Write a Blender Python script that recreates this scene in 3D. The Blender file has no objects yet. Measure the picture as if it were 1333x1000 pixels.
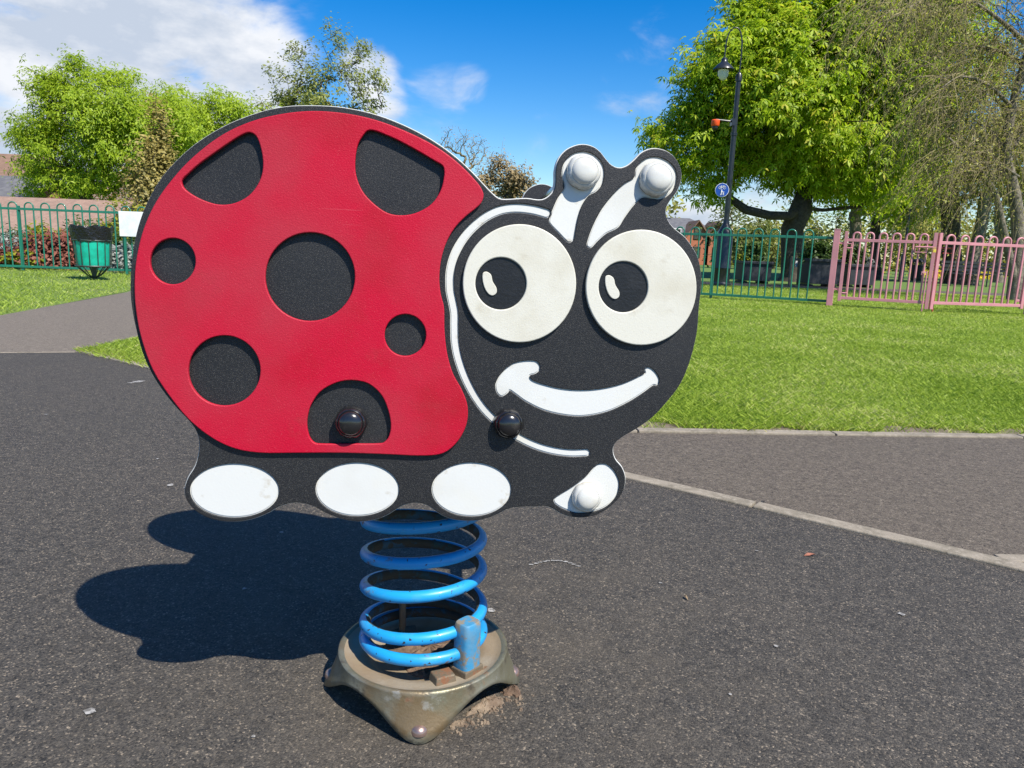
import bpy, math, random
import numpy as np
from mathutils import Vector, Matrix
R = math.radians
PI = math.pi
random.seed(5)
scene = bpy.context.scene
C = scene.collection

# ------------------------------------------------------------------ camera
H = 0.72
F_PX = 960.0
PITCH, ROLL = R(10.4), R(2.2)
fwd = np.array([0, math.cos(PITCH), -math.sin(PITCH)])
r0 = np.array([1.0, 0, 0])
u0 = np.cross(r0, fwd)
rgt = math.cos(ROLL) * r0 + math.sin(ROLL) * u0
upv = -math.sin(ROLL) * r0 + math.cos(ROLL) * u0
CAM = np.array([0, 0, H])
cam_d = bpy.data.cameras.new("camera")
cam_d.sensor_width = 36
cam_d.lens = F_PX / 1333 * 36
cam_d.clip_start = 0.02
cam_d.clip_end = 3000
cam = bpy.data.objects.new("camera", cam_d)
C.objects.link(cam)
cam.matrix_world = Matrix(((rgt[0], upv[0], -fwd[0], 0), (rgt[1], upv[1], -fwd[1], 0), (rgt[2], upv[2], -fwd[2], H), (0, 0, 0, 1)))
scene.camera = cam

# ------------------------------------------------------------------ light
SUN_AZ, SUN_EL = R(41.8), R(51.9)          # azimuth measured from straight behind the camera towards the right
to_sun = Vector((math.sin(SUN_AZ) * math.cos(SUN_EL), -math.cos(SUN_AZ) * math.cos(SUN_EL), math.sin(SUN_EL)))
sl = bpy.data.lights.new("sun", 'SUN')
sl.energy = 5.0
sl.angle = R(0.5)
sl.color = (1.0, 0.94, 0.845)
so = bpy.data.objects.new("sun", sl)
so.rotation_euler = (-to_sun).to_track_quat('-Z', 'Y').to_euler()
C.objects.link(so)
scene.view_settings.view_transform = 'Standard'
scene.view_settings.look = 'None'
scene.view_settings.gamma = 1
scene.cycles.diffuse_bounces = 7
scene.cycles.transmission_bounces = 12
scene.view_settings.exposure = 0.65


def ray(x, y):
    return fwd + (x - 666.5) / F_PX * rgt + (500 - y) / F_PX * upv


def W(px, py, Y):
    """the point at depth Y seen at a photo pixel"""
    d = ray(px, py)
    p = CAM + d * (Y / d[1])
    return p


def GX(px, Y):
    """ground X at depth Y for a photo column (near the horizon)"""
    yy = 340.0
    for _ in range(4):
        p = W(px, yy, Y)
        d = p - CAM
        # find the image y of the ground point
        q = np.array([p[0], Y, 0.0]) - CAM
        yy = 500 - F_PX * (q @ upv) / (q @ fwd)
    return W(px, yy, Y)[0]


# ------------------------------------------------------------------ world: sky and clouds
world = bpy.data.worlds.new("World")
scene.world = world
world.use_nodes = True


def nt_new(nt, kind, **kw):
    n = nt.nodes.new(kind)
    for k, v in kw.items():
        setattr(n, k, v)
    return n


def build_world():
    nt = world.node_tree
    nt.nodes.clear()
    L = nt.links.new
    out = nt_new(nt, 'ShaderNodeOutputWorld')
    bg = nt_new(nt, 'ShaderNodeBackground')
    bg.inputs['Strength'].default_value = 0.085
    sky = nt_new(nt, 'ShaderNodeTexSky', sky_type='NISHITA')
    sky.sun_disc = False
    sky.sun_elevation = SUN_EL
    sky.sun_rotation = PI - SUN_AZ
    sky.air_density = 1.0
    sky.dust_density = 0.25
    sky.ozone_density = 3.0
    hs = nt_new(nt, 'ShaderNodeHueSaturation')
    hs.inputs['Saturation'].default_value = 1.52
    hs.inputs['Hue'].default_value = .508
    hs.inputs['Value'].default_value = 1.22
    L(sky.outputs['Color'], hs.inputs['Color'])
    tc = nt_new(nt, 'ShaderNodeTexCoord')
    nrm = nt_new(nt, 'ShaderNodeVectorMath', operation='NORMALIZE')
    L(tc.outputs['Generated'], nrm.inputs[0])

    def math_(op, a, b=None, clamp=False):
        m = nt_new(nt, 'ShaderNodeMath', operation=op)
        m.use_clamp = clamp
        for i, v in enumerate((a, b)):
            if v is None:
                continue
            if isinstance(v, (int, float)):
                m.inputs[i].default_value = v
            else:
                L(v, m.inputs[i])
        return m.outputs[0]

    # cloud banks: directions with an angular radius and a weight
    lobes = [(-20, 20, 9, 1.0), (110, 40, 11, 1.0), (210, 60, 9, 1.0), (290, 95, 8, 1.0), (330, 150, 6, .8), (60, -80, 9, .8),
             (20, 130, 6, .9), (60, 180, 8, .8), (480, 95, 3.0, .75), (500, 130, 2.6, .6), (580, 128, 3.6, .35), (545, 140, 3.2, .35), (610, 112, 2.2, .42), (862, 85, 4.2, .48), (815, 102, 3.4, .42),
             (690, 170, 2.6, .28), (900, 300, 5, .6), (1180, 330, 7, .5), (30, 235, 7, .5), (370, 20, 3.5, .30), (270, 5, 5, .35), (1010, 270, 5, .6),
             (-700, 100, 25, .8), (2100, 60, 25, .7)]
    total = None
    for px, py, rad, w in lobes:
        d = ray(px, py)
        d = d / np.linalg.norm(d)
        dot = nt_new(nt, 'ShaderNodeVectorMath', operation='DOT_PRODUCT')
        L(nrm.outputs[0], dot.inputs[0])
        dot.inputs[1].default_value = d
        mr = nt_new(nt, 'ShaderNodeMapRange', interpolation_type='SMOOTHSTEP')
        mr.inputs['From Min'].default_value = math.cos(R(rad))
        mr.inputs['From Max'].default_value = math.cos(R(rad * .25))
        mr.inputs['To Min'].default_value = 0
        mr.inputs['To Max'].default_value = w
        L(dot.outputs['Value'], mr.inputs['Value'])
        total = mr.outputs[0] if total is None else math_('MAXIMUM', total, mr.outputs[0])
    mp = nt_new(nt, 'ShaderNodeMapping')
    mp.inputs['Scale'].default_value = (1.0, 1.0, 1.9)
    mp.inputs['Rotation'].default_value = (0, R(-18), 0)
    L(nrm.outputs[0], mp.inputs['Vector'])
    n1 = nt_new(nt, 'ShaderNodeTexNoise')
    n1.inputs['Scale'].default_value = 8.0
    n1.inputs['Detail'].default_value = 9
    n1.inputs['Roughness'].default_value = .58
    n1.inputs['Distortion'].default_value = .35
    L(mp.outputs[0], n1.inputs['Vector'])
    dens = math_('ADD', total, math_('MULTIPLY', math_('SUBTRACT', n1.outputs['Fac'], .5), 2.3))
    cov = nt_new(nt, 'ShaderNodeMapRange', interpolation_type='SMOOTHSTEP')
    cov.inputs['From Min'].default_value = .20
    cov.inputs['From Max'].default_value = .95
    L(dens, cov.inputs['Value'])
    covm = math_('MULTIPLY', cov.outputs[0], math_('MULTIPLY', total, 1.6, True), True)
    # brightness inside the cloud
    n2 = nt_new(nt, 'ShaderNodeTexNoise')
    n2.inputs['Scale'].default_value = 6.5
    n2.inputs['Detail'].default_value = 6
    n2.inputs['Roughness'].default_value = .62
    mp2 = nt_new(nt, 'ShaderNodeMapping')
    mp2.inputs['Location'].default_value = (3.3, 1.2, .07)
    mp2.inputs['Scale'].default_value = (1, 1, 2.2)
    L(nrm.outputs[0], mp2.inputs['Vector'])
    L(mp2.outputs[0], n2.inputs['Vector'])
    ramp = nt_new(nt, 'ShaderNodeValToRGB')
    ramp.color_ramp.elements[0].position = .40
    ramp.color_ramp.elements[0].color = (4.3, 4.9, 5.9, 1)
    ramp.color_ramp.elements[1].position = .62
    ramp.color_ramp.elements[1].color = (6.9, 7.1, 7.5, 1)
    L(n2.outputs['Fac'], ramp.inputs['Fac'])
    mix = nt_new(nt, 'ShaderNodeMix', data_type='RGBA')
    L(covm, mix.inputs['Factor'])
    L(hs.outputs['Color'], mix.inputs['A'])
    L(ramp.outputs['Color'], mix.inputs['B'])
    L(mix.outputs['Result'], bg.inputs['Color'])
    L(bg.outputs[0], out.inputs['Surface'])


build_world()

# ------------------------------------------------------------------ tagging and linking helpers


def tag(o, label=None, cat=None, group=None, kind=None):
    if label:
        o['label'] = label
    if cat:
        o['category'] = cat
    if group:
        o['group'] = group
    if kind:
        o['kind'] = kind
    return o


def empty(name, loc, rz=0):
    o = bpy.data.objects.new(name, None)
    o.location = loc
    o.rotation_euler = (0, 0, rz)
    o.empty_display_size = .1
    C.objects.link(o)
    return o


def copy_tree(o, parent=None):
    c = o.copy()
    C.objects.link(c)
    if parent:
        c.parent = parent
        c.matrix_parent_inverse = o.matrix_parent_inverse
    for ch in list(o.children):
        copy_tree(ch, c)
    return c


class MB:
    """collects verts and faces for ONE mesh"""

    def __init__(self):
        self.v, self.f = [], []

    def add(self, vs, fs):
        b = len(self.v)
        self.v += [tuple(p) for p in vs]
        self.f += [tuple(i + b for i in q) for q in fs]
        return self

    def box(self, cx, cy, cz, sx, sy, sz, rz=0, taper=1.0):
        vs = []
        for k, z in enumerate((-.5, .5)):
            t = taper if k else 1
            for x, y in ((-.5, -.5), (.5, -.5), (.5, .5), (-.5, .5)):
                X, Y = x * sx * t, y * sy * t
                vs.append((cx + X * math.cos(rz) - Y * math.sin(rz), cy + X * math.sin(rz) + Y * math.cos(rz), cz + z * sz))
        return self.add(vs, [(3, 2, 1, 0), (4, 5, 6, 7), (0, 1, 5, 4), (1, 2, 6, 5), (2, 3, 7, 6), (3, 0, 4, 7)])

    def tube(self, pts, rad, n=8, caps=True):
        P = [Vector(p) for p in pts]
        rs = rad if isinstance(rad, (list, tuple)) else [rad] * len(P)
        vs, fs = [], []
        t0 = (P[1] - P[0]).normalized()
        nrm = t0.orthogonal().normalized()
        for i, p in enumerate(P):
            if i == 0:
                t = t0
            elif i == len(P) - 1:
                t = (P[i] - P[i - 1]).normalized()
            else:
                t = ((P[i] - P[i - 1]).normalized() + (P[i + 1] - P[i]).normalized())
                t = t.normalized() if t.length > 1e-6 else t0
            nrm = (nrm - t * nrm.dot(t)).normalized()
            bn = t.cross(nrm)
            for k in range(n):
                a = 2 * PI * k / n
                vs.append(p + (nrm * math.cos(a) + bn * math.sin(a)) * rs[i])
        for i in range(len(P) - 1):
            for k in range(n):
                a, b = i * n + k, i * n + (k + 1) % n
                fs.append((a, b, b + n, a + n))
        if caps:
            fs.append(tuple(range(n - 1, -1, -1)))
            fs.append(tuple(range((len(P) - 1) * n, len(P) * n)))
        return self.add(vs, fs)

    def lathe(self, prof, n=24, c=(0, 0, 0)):
        vs, fs = [], []
        for r_, z in prof:
            for k in range(n):
                a = 2 * PI * k / n
                vs.append((c[0] + r_ * math.cos(a), c[1] + r_ * math.sin(a), c[2] + z))
        for i in range(len(prof) - 1):
            for k in range(n):
                a, b = i * n + k, i * n + (k + 1) % n
                fs.append((a, b, b + n, a + n))
        fs.append(tuple(range(n - 1, -1, -1)))
        fs.append(tuple(range((len(prof) - 1) * n, len(prof) * n)))
        return self.add(vs, fs)

    def build(self, name, mat, parent=None, smooth=None, bevel=0, matrix=None):
        me = bpy.data.meshes.new(name)
        me.from_pydata(self.v, [], self.f)
        if smooth is not None:
            me.shade_smooth()
            me.set_sharp_from_angle(angle=R(smooth))
        o = bpy.data.objects.new(name, me)
        if mat:
            me.materials.append(mat)
        C.objects.link(o)
        if parent:
            o.parent = parent
        if matrix is not None:
            o.matrix_local = matrix
        if bevel:
            m = o.modifiers.new("bevel", 'BEVEL')
            m.width = bevel
            m.segments = 2
            m.limit_method = 'ANGLE'
        return o


def np_mesh(name, verts, faces_n, mat, parent=None, smooth=False):
    """verts (N,3); every consecutive faces_n verts make one face"""
    n = len(verts)
    me = bpy.data.meshes.new(name)
    me.vertices.add(n)
    me.vertices.foreach_set('co', np.ascontiguousarray(verts, dtype=np.float32).ravel())
    nf = n // faces_n
    me.loops.add(n)
    me.loops.foreach_set('vertex_index', np.arange(n, dtype=np.int32))
    me.polygons.add(nf)
    me.polygons.foreach_set('loop_start', np.arange(0, n, faces_n, dtype=np.int32))
    me.update()
    me.validate()
    o = bpy.data.objects.new(name, me)
    me.materials.append(mat)
    C.objects.link(o)
    if parent:
        o.parent = parent
    return o


# ------------------------------------------------------------------ materials
MATS = {}


def mat(name, base, rough=.6, metal=0.0, spec=.5, var=None, vscale=8, bump=0.0, bscale=60, bdetail=4, speck=None, coat=0.0, rust=None, scratch=None):
    """principled with optional colour variation, bump, specks and rust patches"""
    m = bpy.data.materials.new(name)
    m.use_nodes = True
    nt = m.node_tree
    L = nt.links.new
    p = nt.nodes['Principled BSDF']
    p.inputs['Roughness'].default_value = rough
    p.inputs['Metallic'].default_value = metal
    p.inputs['Specular IOR Level'].default_value = spec
    if coat:
        p.inputs['Coat Weight'].default_value = coat
        p.inputs['Coat Roughness'].default_value = .08
    tc = nt_new(nt, 'ShaderNodeTexCoord')
    mp0 = nt_new(nt, 'ShaderNodeMapping')          # off the lattice planes, where noise goes flat
    mp0.inputs['Location'].default_value = (3.17, 1.73, .613)
    mp0.inputs['Rotation'].default_value = (.31, .23, .17)
    L(tc.outputs['Object'], mp0.inputs['Vector'])
    co = mp0.outputs[0]
    col = nt_new(nt, 'ShaderNodeRGB')
    col.outputs[0].default_value = (*base, 1)
    cur = col.outputs[0]

    def noise(scale, detail=4, rough_=.6):
        n = nt_new(nt, 'ShaderNodeTexNoise')
        n.inputs['Scale'].default_value = scale
        n.inputs['Detail'].default_value = detail
        n.inputs['Roughness'].default_value = rough_
        L(co, n.inputs['Vector'])
        return n.outputs['Fac']

    def mixc(fac, a, b):
        x = nt_new(nt, 'ShaderNodeMix', data_type='RGBA')
        if isinstance(fac, float):
            x.inputs['Factor'].default_value = fac
        else:
            L(fac, x.inputs['Factor'])
        L(a, x.inputs['A'])
        if isinstance(b, tuple):
            x.inputs['B'].default_value = (*b, 1)
        else:
            L(b, x.inputs['B'])
        return x.outputs['Result']

    def rng(v, a, b, lo=0.0, hi=1.0):
        x = nt_new(nt, 'ShaderNodeMapRange')
        x.inputs['From Min'].default_value = a
        x.inputs['From Max'].default_value = b
        x.inputs['To Min'].default_value = lo
        x.inputs['To Max'].default_value = hi
        L(v, x.inputs['Value'])
        return x.outputs[0]

    if var:
        vs = var if isinstance(var, list) else [(var, vscale, .4, .65, 1.0)]
        for c2, sc, a, b, hi in vs:
            cur = mixc(rng(noise(sc), a, b, 0, hi), cur, c2)
    if speck:
        for c2, sc, thr in speck:
            cur = mixc(rng(noise(sc, 1, .5), thr, thr + .05), cur, c2)
    if scratch:
        c2, rots, thr = scratch
        for rz_ in rots:
            mpp = nt_new(nt, 'ShaderNodeMapping')
            mpp.inputs['Rotation'].default_value = (0, 0, rz_)
            mpp.inputs['Location'].default_value = (.4, .3, .37)
            mpp.inputs['Scale'].default_value = (7, 330, 7)
            L(tc.outputs['Object'], mpp.inputs['Vector'])
            ns = nt_new(nt, 'ShaderNodeTexNoise')
            ns.inputs['Scale'].default_value = 1
            ns.inputs['Detail'].default_value = 2
            L(mpp.outputs[0], ns.inputs['Vector'])
            f1 = rng(ns.outputs['Fac'], thr, thr + .04)
            mm = nt_new(nt, 'ShaderNodeMath', operation='MULTIPLY')
            L(f1, mm.inputs[0])
            L(rng(noise(6, 3), .52, .62, 0, .75), mm.inputs[1])
            cur = mixc(mm.outputs[0], cur, c2)
    if rust:
        c2, sc, thr = rust
        rf = rng(noise(sc, 8, .7), thr, thr + .06)
        cur = mixc(rf, cur, c2)
        L(rng(rf, 0, 1, rough, .85), p.inputs['Roughness'])
        if metal:
            L(rng(rf, 0, 1, metal, 0), p.inputs['Metallic'])
    L(cur, p.inputs['Base Color'])
    if bump:
        b = nt_new(nt, 'ShaderNodeBump')
        b.inputs['Strength'].default_value = bump
        b.inputs['Distance'].default_value = 1.0 / bscale * .5
        L(noise(bscale, bdetail), b.inputs['Height'])
        L(b.outputs[0], p.inputs['Normal'])
    MATS[name] = m
    return m


def leaf_mat(name, dark, light, trans=.45, third=None):
    m = bpy.data.materials.new(name)
    m.use_nodes = True
    nt = m.node_tree
    L = nt.links.new
    nt.nodes.clear()
    out = nt_new(nt, 'ShaderNodeOutputMaterial')
    g = nt_new(nt, 'ShaderNodeNewGeometry')
    rp = nt_new(nt, 'ShaderNodeValToRGB')
    rp.color_ramp.elements[0].color = (*dark, 1)
    rp.color_ramp.elements[1].color = (*light, 1)
    if third:
        e = rp.color_ramp.elements.new(.88)
        e.color = (*light, 1)
        rp.color_ramp.elements[-1].color = (*third, 1)
    # large patches of the crown lean darker or lighter as well
    tc = nt_new(nt, 'ShaderNodeTexCoord')
    nz = nt_new(nt, 'ShaderNodeTexNoise')
    nz.inputs['Scale'].default_value = .9
    L(tc.outputs['Object'], nz.inputs['Vector'])
    a = nt_new(nt, 'ShaderNodeMath', operation='MULTIPLY_ADD')
    L(nz.outputs['Fac'], a.inputs[0])
    a.inputs[1].default_value = 1.2
    a.inputs[2].default_value = -.6
    b = nt_new(nt, 'ShaderNodeMath', operation='ADD')
    b.use_clamp = True
    L(g.outputs['Random Per Island'], b.inputs[0])
    L(a.outputs[0], b.inputs[1])
    L(b.outputs[0], rp.inputs['Fac'])
    p = nt_new(nt, 'ShaderNodeBsdfPrincipled')
    p.inputs['Roughness'].default_value = .5
    p.inputs['Specular IOR Level'].default_value = .35
    L(rp.outputs['Color'], p.inputs['Base Color'])
    t = nt_new(nt, 'ShaderNodeBsdfTranslucent')
    L(rp.outputs['Color'], t.inputs['Color'])
    mx = nt_new(nt, 'ShaderNodeMixShader')
    mx.inputs[0].default_value = trans
    L(p.outputs[0], mx.inputs[1])
    L(t.outputs[0], mx.inputs[2])
    L(mx.outputs[0], out.inputs['Surface'])
    MATS[name] = m
    return m


def ground_mat(name, base, c_patch, stones, bump=.6, stone_scale=170, patch_scale=1.3, coarse=.52, coarse_scale=.16, dust=None):
    """bound aggregate: voronoi chippings of several colours in a dark binder"""
    m = bpy.data.materials.new(name)
    m.use_nodes = True
    nt = m.node_tree
    L = nt.links.new
    p = nt.nodes['Principled BSDF']
    p.inputs['Roughness'].default_value = .75
    p.inputs['Specular IOR Level'].default_value = .4
    tc = nt_new(nt, 'ShaderNodeTexCoord')
    mpg = nt_new(nt, 'ShaderNodeMapping')
    mpg.inputs['Location'].default_value = (1.1, 2.3, .0173)
    mpg.inputs['Rotation'].default_value = (.21, .13, .4)
    L(tc.outputs['Object'], mpg.inputs['Vector'])
    vo = nt_new(nt, 'ShaderNodeTexVoronoi')
    vo.inputs['Scale'].default_value = stone_scale
    vo.inputs['Randomness'].default_value = 1
    L(mpg.outputs[0], vo.inputs['Vector'])
    sep = nt_new(nt, 'ShaderNodeSeparateColor')
    L(vo.outputs['Color'], sep.inputs[0])
    rp = nt_new(nt, 'ShaderNodeValToRGB')
    els = rp.color_ramp.elements
    els[0].position = 0
    els[0].color = (*stones[0], 1)
    els[1].position = 1
    els[1].color = (*stones[-1], 1)
    for i, s in enumerate(stones[1:-1], 1):
        e = els.new(i / (len(stones) - 1))
        e.color = (*s, 1)
    L(sep.outputs[0], rp.inputs['Fac'])
    # big soft patches
    nz = nt_new(nt, 'ShaderNodeTexNoise')
    nz.inputs['Scale'].default_value = patch_scale
    nz.inputs['Detail'].default_value = 6
    nz.inputs['Roughness'].default_value = .65
    L(mpg.outputs[0], nz.inputs['Vector'])
    mr = nt_new(nt, 'ShaderNodeMapRange')
    mr.inputs['From Min'].default_value = .35
    mr.inputs['From Max'].default_value = .7
    L(nz.outputs['Fac'], mr.inputs['Value'])
    mxb = nt_new(nt, 'ShaderNodeMix', data_type='RGBA')
    mxb.inputs['A'].default_value = (*base, 1)
    mxb.inputs['B'].default_value = (*c_patch, 1)
    L(mr.outputs[0], mxb.inputs['Factor'])
    nz2 = nt_new(nt, 'ShaderNodeTexNoise')
    nz2.inputs['Scale'].default_value = stone_scale * .55
    nz2.inputs['Detail'].default_value = 5
    nz2.inputs['Roughness'].default_value = .7
    L(mpg.outputs[0], nz2.inputs['Vector'])
    mr2 = nt_new(nt, 'ShaderNodeMapRange')
    mr2.inputs['From Min'].default_value = .40
    mr2.inputs['From Max'].default_value = .50
    L(nz2.outputs['Fac'], mr2.inputs['Value'])
    mx = nt_new(nt, 'ShaderNodeMix', data_type='RGBA')
    L(mr2.outputs[0], mx.inputs['Factor'])
    L(mxb.outputs['Result'], mx.inputs['A'])
    L(rp.outputs['Color'], mx.inputs['B'])
    nz3 = nt_new(nt, 'ShaderNodeTexNoise')
    nz3.inputs['Scale'].default_value = stone_scale * coarse_scale
    nz3.inputs['Detail'].default_value = 5
    nz3.inputs['Roughness'].default_value = .8
    L(mpg.outputs[0], nz3.inputs['Vector'])
    mr3 = nt_new(nt, 'ShaderNodeMapRange')
    mr3.inputs['From Min'].default_value = .32
    mr3.inputs['From Max'].default_value = .68
    mr3.inputs['To Min'].default_value = 1 - coarse
    mr3.inputs['To Max'].default_value = 1 + coarse
    L(nz3.outputs['Fac'], mr3.inputs['Value'])
    mx3 = nt_new(nt, 'ShaderNodeMix', data_type='RGBA', blend_type='MULTIPLY')
    mx3.inputs['Factor'].default_value = 1
    L(mx.outputs['Result'], mx3.inputs['A'])
    L(mr3.outputs[0], mx3.inputs['B'])
    last = mx3.outputs['Result']
    if dust:                                       # trodden dust round the ride
        ds = nt_new(nt, 'ShaderNodeVectorMath', operation='DISTANCE')
        L(tc.outputs['Object'], ds.inputs[0])
        ds.inputs[1].default_value = (dust[0], dust[1], 0)
        md = nt_new(nt, 'ShaderNodeMapRange', interpolation_type='SMOOTHSTEP')
        md.inputs['From Min'].default_value = .95
        md.inputs['From Max'].default_value = .10
        L(ds.outputs['Value'], md.inputs['Value'])
        nd = nt_new(nt, 'ShaderNodeTexNoise')
        nd.inputs['Scale'].default_value = 5.5
        nd.inputs['Detail'].default_value = 9
        nd.inputs['Roughness'].default_value = .72
        L(mpg.outputs[0], nd.inputs['Vector'])
        m2 = nt_new(nt, 'ShaderNodeMapRange')
        m2.inputs['From Min'].default_value = .42
        m2.inputs['From Max'].default_value = .66
        m2.inputs['To Max'].default_value = .45
        L(nd.outputs['Fac'], m2.inputs['Value'])
        m3 = nt_new(nt, 'ShaderNodeMath', operation='MULTIPLY')
        L(md.outputs[0], m3.inputs[0])
        L(m2.outputs[0], m3.inputs[1])
        mx4 = nt_new(nt, 'ShaderNodeMix', data_type='RGBA')
        L(m3.outputs[0], mx4.inputs['Factor'])
        L(last, mx4.inputs['A'])
        mx4.inputs['B'].default_value = (.11, .092, .068, 1)
        last = mx4.outputs['Result']
    L(last, p.inputs['Base Color'])
    ad = nt_new(nt, 'ShaderNodeMath', operation='MULTIPLY_ADD')
    L(vo.outputs['Distance'], ad.inputs[0])
    ad.inputs[1].default_value = -.45
    L(nz2.outputs['Fac'], ad.inputs[2])
    b = nt_new(nt, 'ShaderNodeBump')
    b.inputs['Strength'].default_value = bump
    b.inputs['Distance'].default_value = .006
    L(ad.outputs[0], b.inputs['Height'])
    L(b.outputs[0], p.inputs['Normal'])
    MATS[name] = m
    return m


M_asph = ground_mat('dark_wet_pour', (.040, .0362, .0315), (.064, .055, .044),
                    [(.007, .007, .007), (.036, .033, .029), (.078, .069, .056), (.015, .0145, .014), (.105, .091, .071), (.047, .042, .036), (.023, .0215, .0195), (.25, .205, .15)], .55, 340, 1.7, .42, .14, dust=(-.05, 1.25))
M_path_old = ground_mat('pale_old_tarmac', (.135, .113, .088), (.165, .138, .106),
                    [(.06, .05, .04), (.13, .108, .084), (.17, .14, .108), (.10, .083, .065), (.20, .168, .13), (.14, .117, .09), (.25, .21, .165)], .5, 210, .9, .34, .2)
M_path = ground_mat('brown_tarmac', (.088, .072, .053), (.108, .088, .065),
                    [(.033, .026, .02), (.083, .068, .052), (.112, .091, .069), (.064, .052, .04), (.138, .114, .086), (.092, .076, .057), (.185, .155, .118)], .5, 210, .9, .34, .2)
M_kerb = mat('edging_concrete', (.25, .215, .165), .9, var=[((.15, .13, .095), 14, .42, .65, .9), ((.32, .28, .22), 60, .5, .7, .8)], bump=.5, bscale=180)
M_soil = mat('turf_soil', (.14, .20, .03), .95, var=[((.10, .085, .04), .9, .52, .7, .7), ((.07, .13, .016), 6, .4, .6, .8), ((.14, .19, .035), 30, .45, .6, .8)], bump=.6, bscale=40)
M_turf_far = mat('far_turf', (.09, .16, .022), .95, var=[((.06, .115, .016), 5, .4, .6, .9), ((.13, .20, .03), 20, .45, .65, .8)], bump=.5, bscale=30)
M_earth = mat('worn_earth', (.17, .135, .095), .95, var=[((.11, .085, .06), 20, .4, .6, .9), ((.16, .17, .06), 5, .5, .65, .8)], bump=1, bscale=90)
M_chalk = mat('white_droppings', (.34, .33, .31), .9, var=((.35, .33, .30), 120, .4, .6, 1.0) and [((.12, .115, .105), 160, .42, .6, 1.0)])
M_black = mat('black_board', (.0105, .0110, .0125), .45, spec=.36, var=[((.017, .0175, .019), 5, .4, .65, .8)], scratch=((.075, .075, .075), (.5, -.9, 1.4), .70), speck=[((.065, .063, .058), 1100, .60)], bump=.6, bscale=700, bdetail=2)  # the pale specks paint the board's fine sparkle into its colour
M_red = mat('red_board', (.42, .0022, .024), .5, spec=.24, var=[((.31, .006, .014), 7, .5, .7, .7), ((.34, .030, .046), 3.6, .42, .66, .75), ((.25, .03, .03), 16, .62, .75, .35)], scratch=((.46, .06, .08), (.35, -.7), .72), speck=[((.50, .07, .085), 900, .70)], bump=.5, bscale=520, bdetail=2)
M_white = mat('white_core', (.58, .59, .565), .55, var=[((.46, .45, .39), 4, .50, .72, .6), ((.58, .57, .50), 9, .5, .7, .7), ((.36, .31, .22), 28, .63, .72, .6)], bump=.08, bscale=300)
M_eye = mat('weathered_white', (.56, .55, .475), .55, var=[((.47, .445, .35), 12, .46, .70, .75), ((.38, .34, .25), 30, .62, .76, .5), ((.45, .42, .34), 300, .60, .70, .45)], bump=.2, bscale=420)
M_pupil = mat('pupil_black', (.008, .0085, .0095), .4, spec=.4, var=[((.016, .0165, .018), 40, .5, .65, .7)], bump=.3, bscale=260)
M_cap_w = mat('white_cap', (.56, .56, .52), .28, var=[((.50, .48, .40), 35, .5, .72, .7), ((.25, .19, .10), 60, .66, .72, .8)], coat=.3)
M_ring = mat('cap_edge_grime', (.20, .14, .07), .8, var=[((.42, .38, .30), 60, .45, .6, .9)])
M_cap_b = mat('black_cap', (.011, .011, .012), .22, coat=.4, var=[((.04, .037, .034), 40, .55, .7, .6)])
M_blue = mat('blue_paint', (.012, .29, .62), .42, coat=.12, rust=((.15, .08, .045), 15, .585), var=[((.012, .21, .48), 9, .45, .65, .8), ((.06, .30, .52), 30, .55, .70, .6)], speck=[((.03, .02, .015), 130, .68)])
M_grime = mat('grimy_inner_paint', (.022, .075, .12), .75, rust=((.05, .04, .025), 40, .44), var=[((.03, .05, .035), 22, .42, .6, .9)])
M_blue_old = mat('worn_blue_paint', (.035, .22, .40), .55, rust=((.19, .17, .13), 34, .515), var=[((.10, .22, .32), 25, .45, .62, .9)], bump=.2, bscale=160)
M_steel = mat('weathered_steel', (.175, .165, .110), .43, metal=.5, var=[((.24, .235, .185), 13, .46, .60, .85), ((.19, .13, .065), 8, .47, .60, .9), ((.34, .33, .29), 48, .62, .70, .6), ((.085, .07, .05), 26, .58, .68, .85)], rust=((.14, .07, .035), 15, .615), bump=.25, bscale=130)
M_dish = mat('rust_stained_dish', (.27, .21, .135), .6, metal=.2, var=[((.20, .13, .075), 14, .42, .62, .9), ((.33, .29, .22), 7, .5, .65, .8)], rust=((.15, .08, .04), 11, .60), bump=.2, bscale=120)
M_bracket = mat('rusty_bracket', (.17, .135, .09), .6, metal=.4, rust=((.17, .075, .035), 25, .52), bump=.3, bscale=150)
M_bolt = mat('copper_bolt', (.36, .25, .21), .33, metal=.75, rust=((.16, .09, .06), 90, .58))
M_dirt = mat('loose_dirt', (.15, .095, .06), .95, var=[((.08, .05, .033), 60, .4, .6, .9), ((.22, .15, .10), 130, .5, .65, .7)], bump=1, bscale=140)
M_rubble = mat('broken_screed', (.25, .19, .13), .95, var=[((.13, .09, .06), 45, .42, .6, .9)], bump=1, bscale=130)
M_greenp = mat('green_railing_paint', (.012, .16, .105), .4, var=[((.015, .12, .085), 4, .4, .6, .7)], coat=.15)
M_pinkp = mat('pink_railing_paint', (.56, .235, .265), .45, var=[((.48, .20, .23), 5, .4, .6, .7)], rust=((.30, .05, .035), 5, .70))
M_redbolt = mat('red_scraped_paint', (.42, .035, .025), .6, var=[((.3, .12, .08), 30, .4, .6, .8)])
M_brass = mat('padlock_brass', (.75, .55, .08), .35, metal=.5)
M_lampb = mat('lamp_black_paint', (.012, .014, .018), .35, coat=.2, var=[((.02, .022, .026), 8, .4, .6, .7)])
M_orange = mat('orange_housing', (.80, .085, .012), .5)
M_signb = mat('sign_blue', (.012, .07, .36), .35)
M_signw = mat('sign_white', (.80, .80, .80), .4)
M_board = mat('notice_white', (.72, .74, .74), .4, var=[((.62, .64, .64), 6, .45, .6, .8)])
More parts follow.
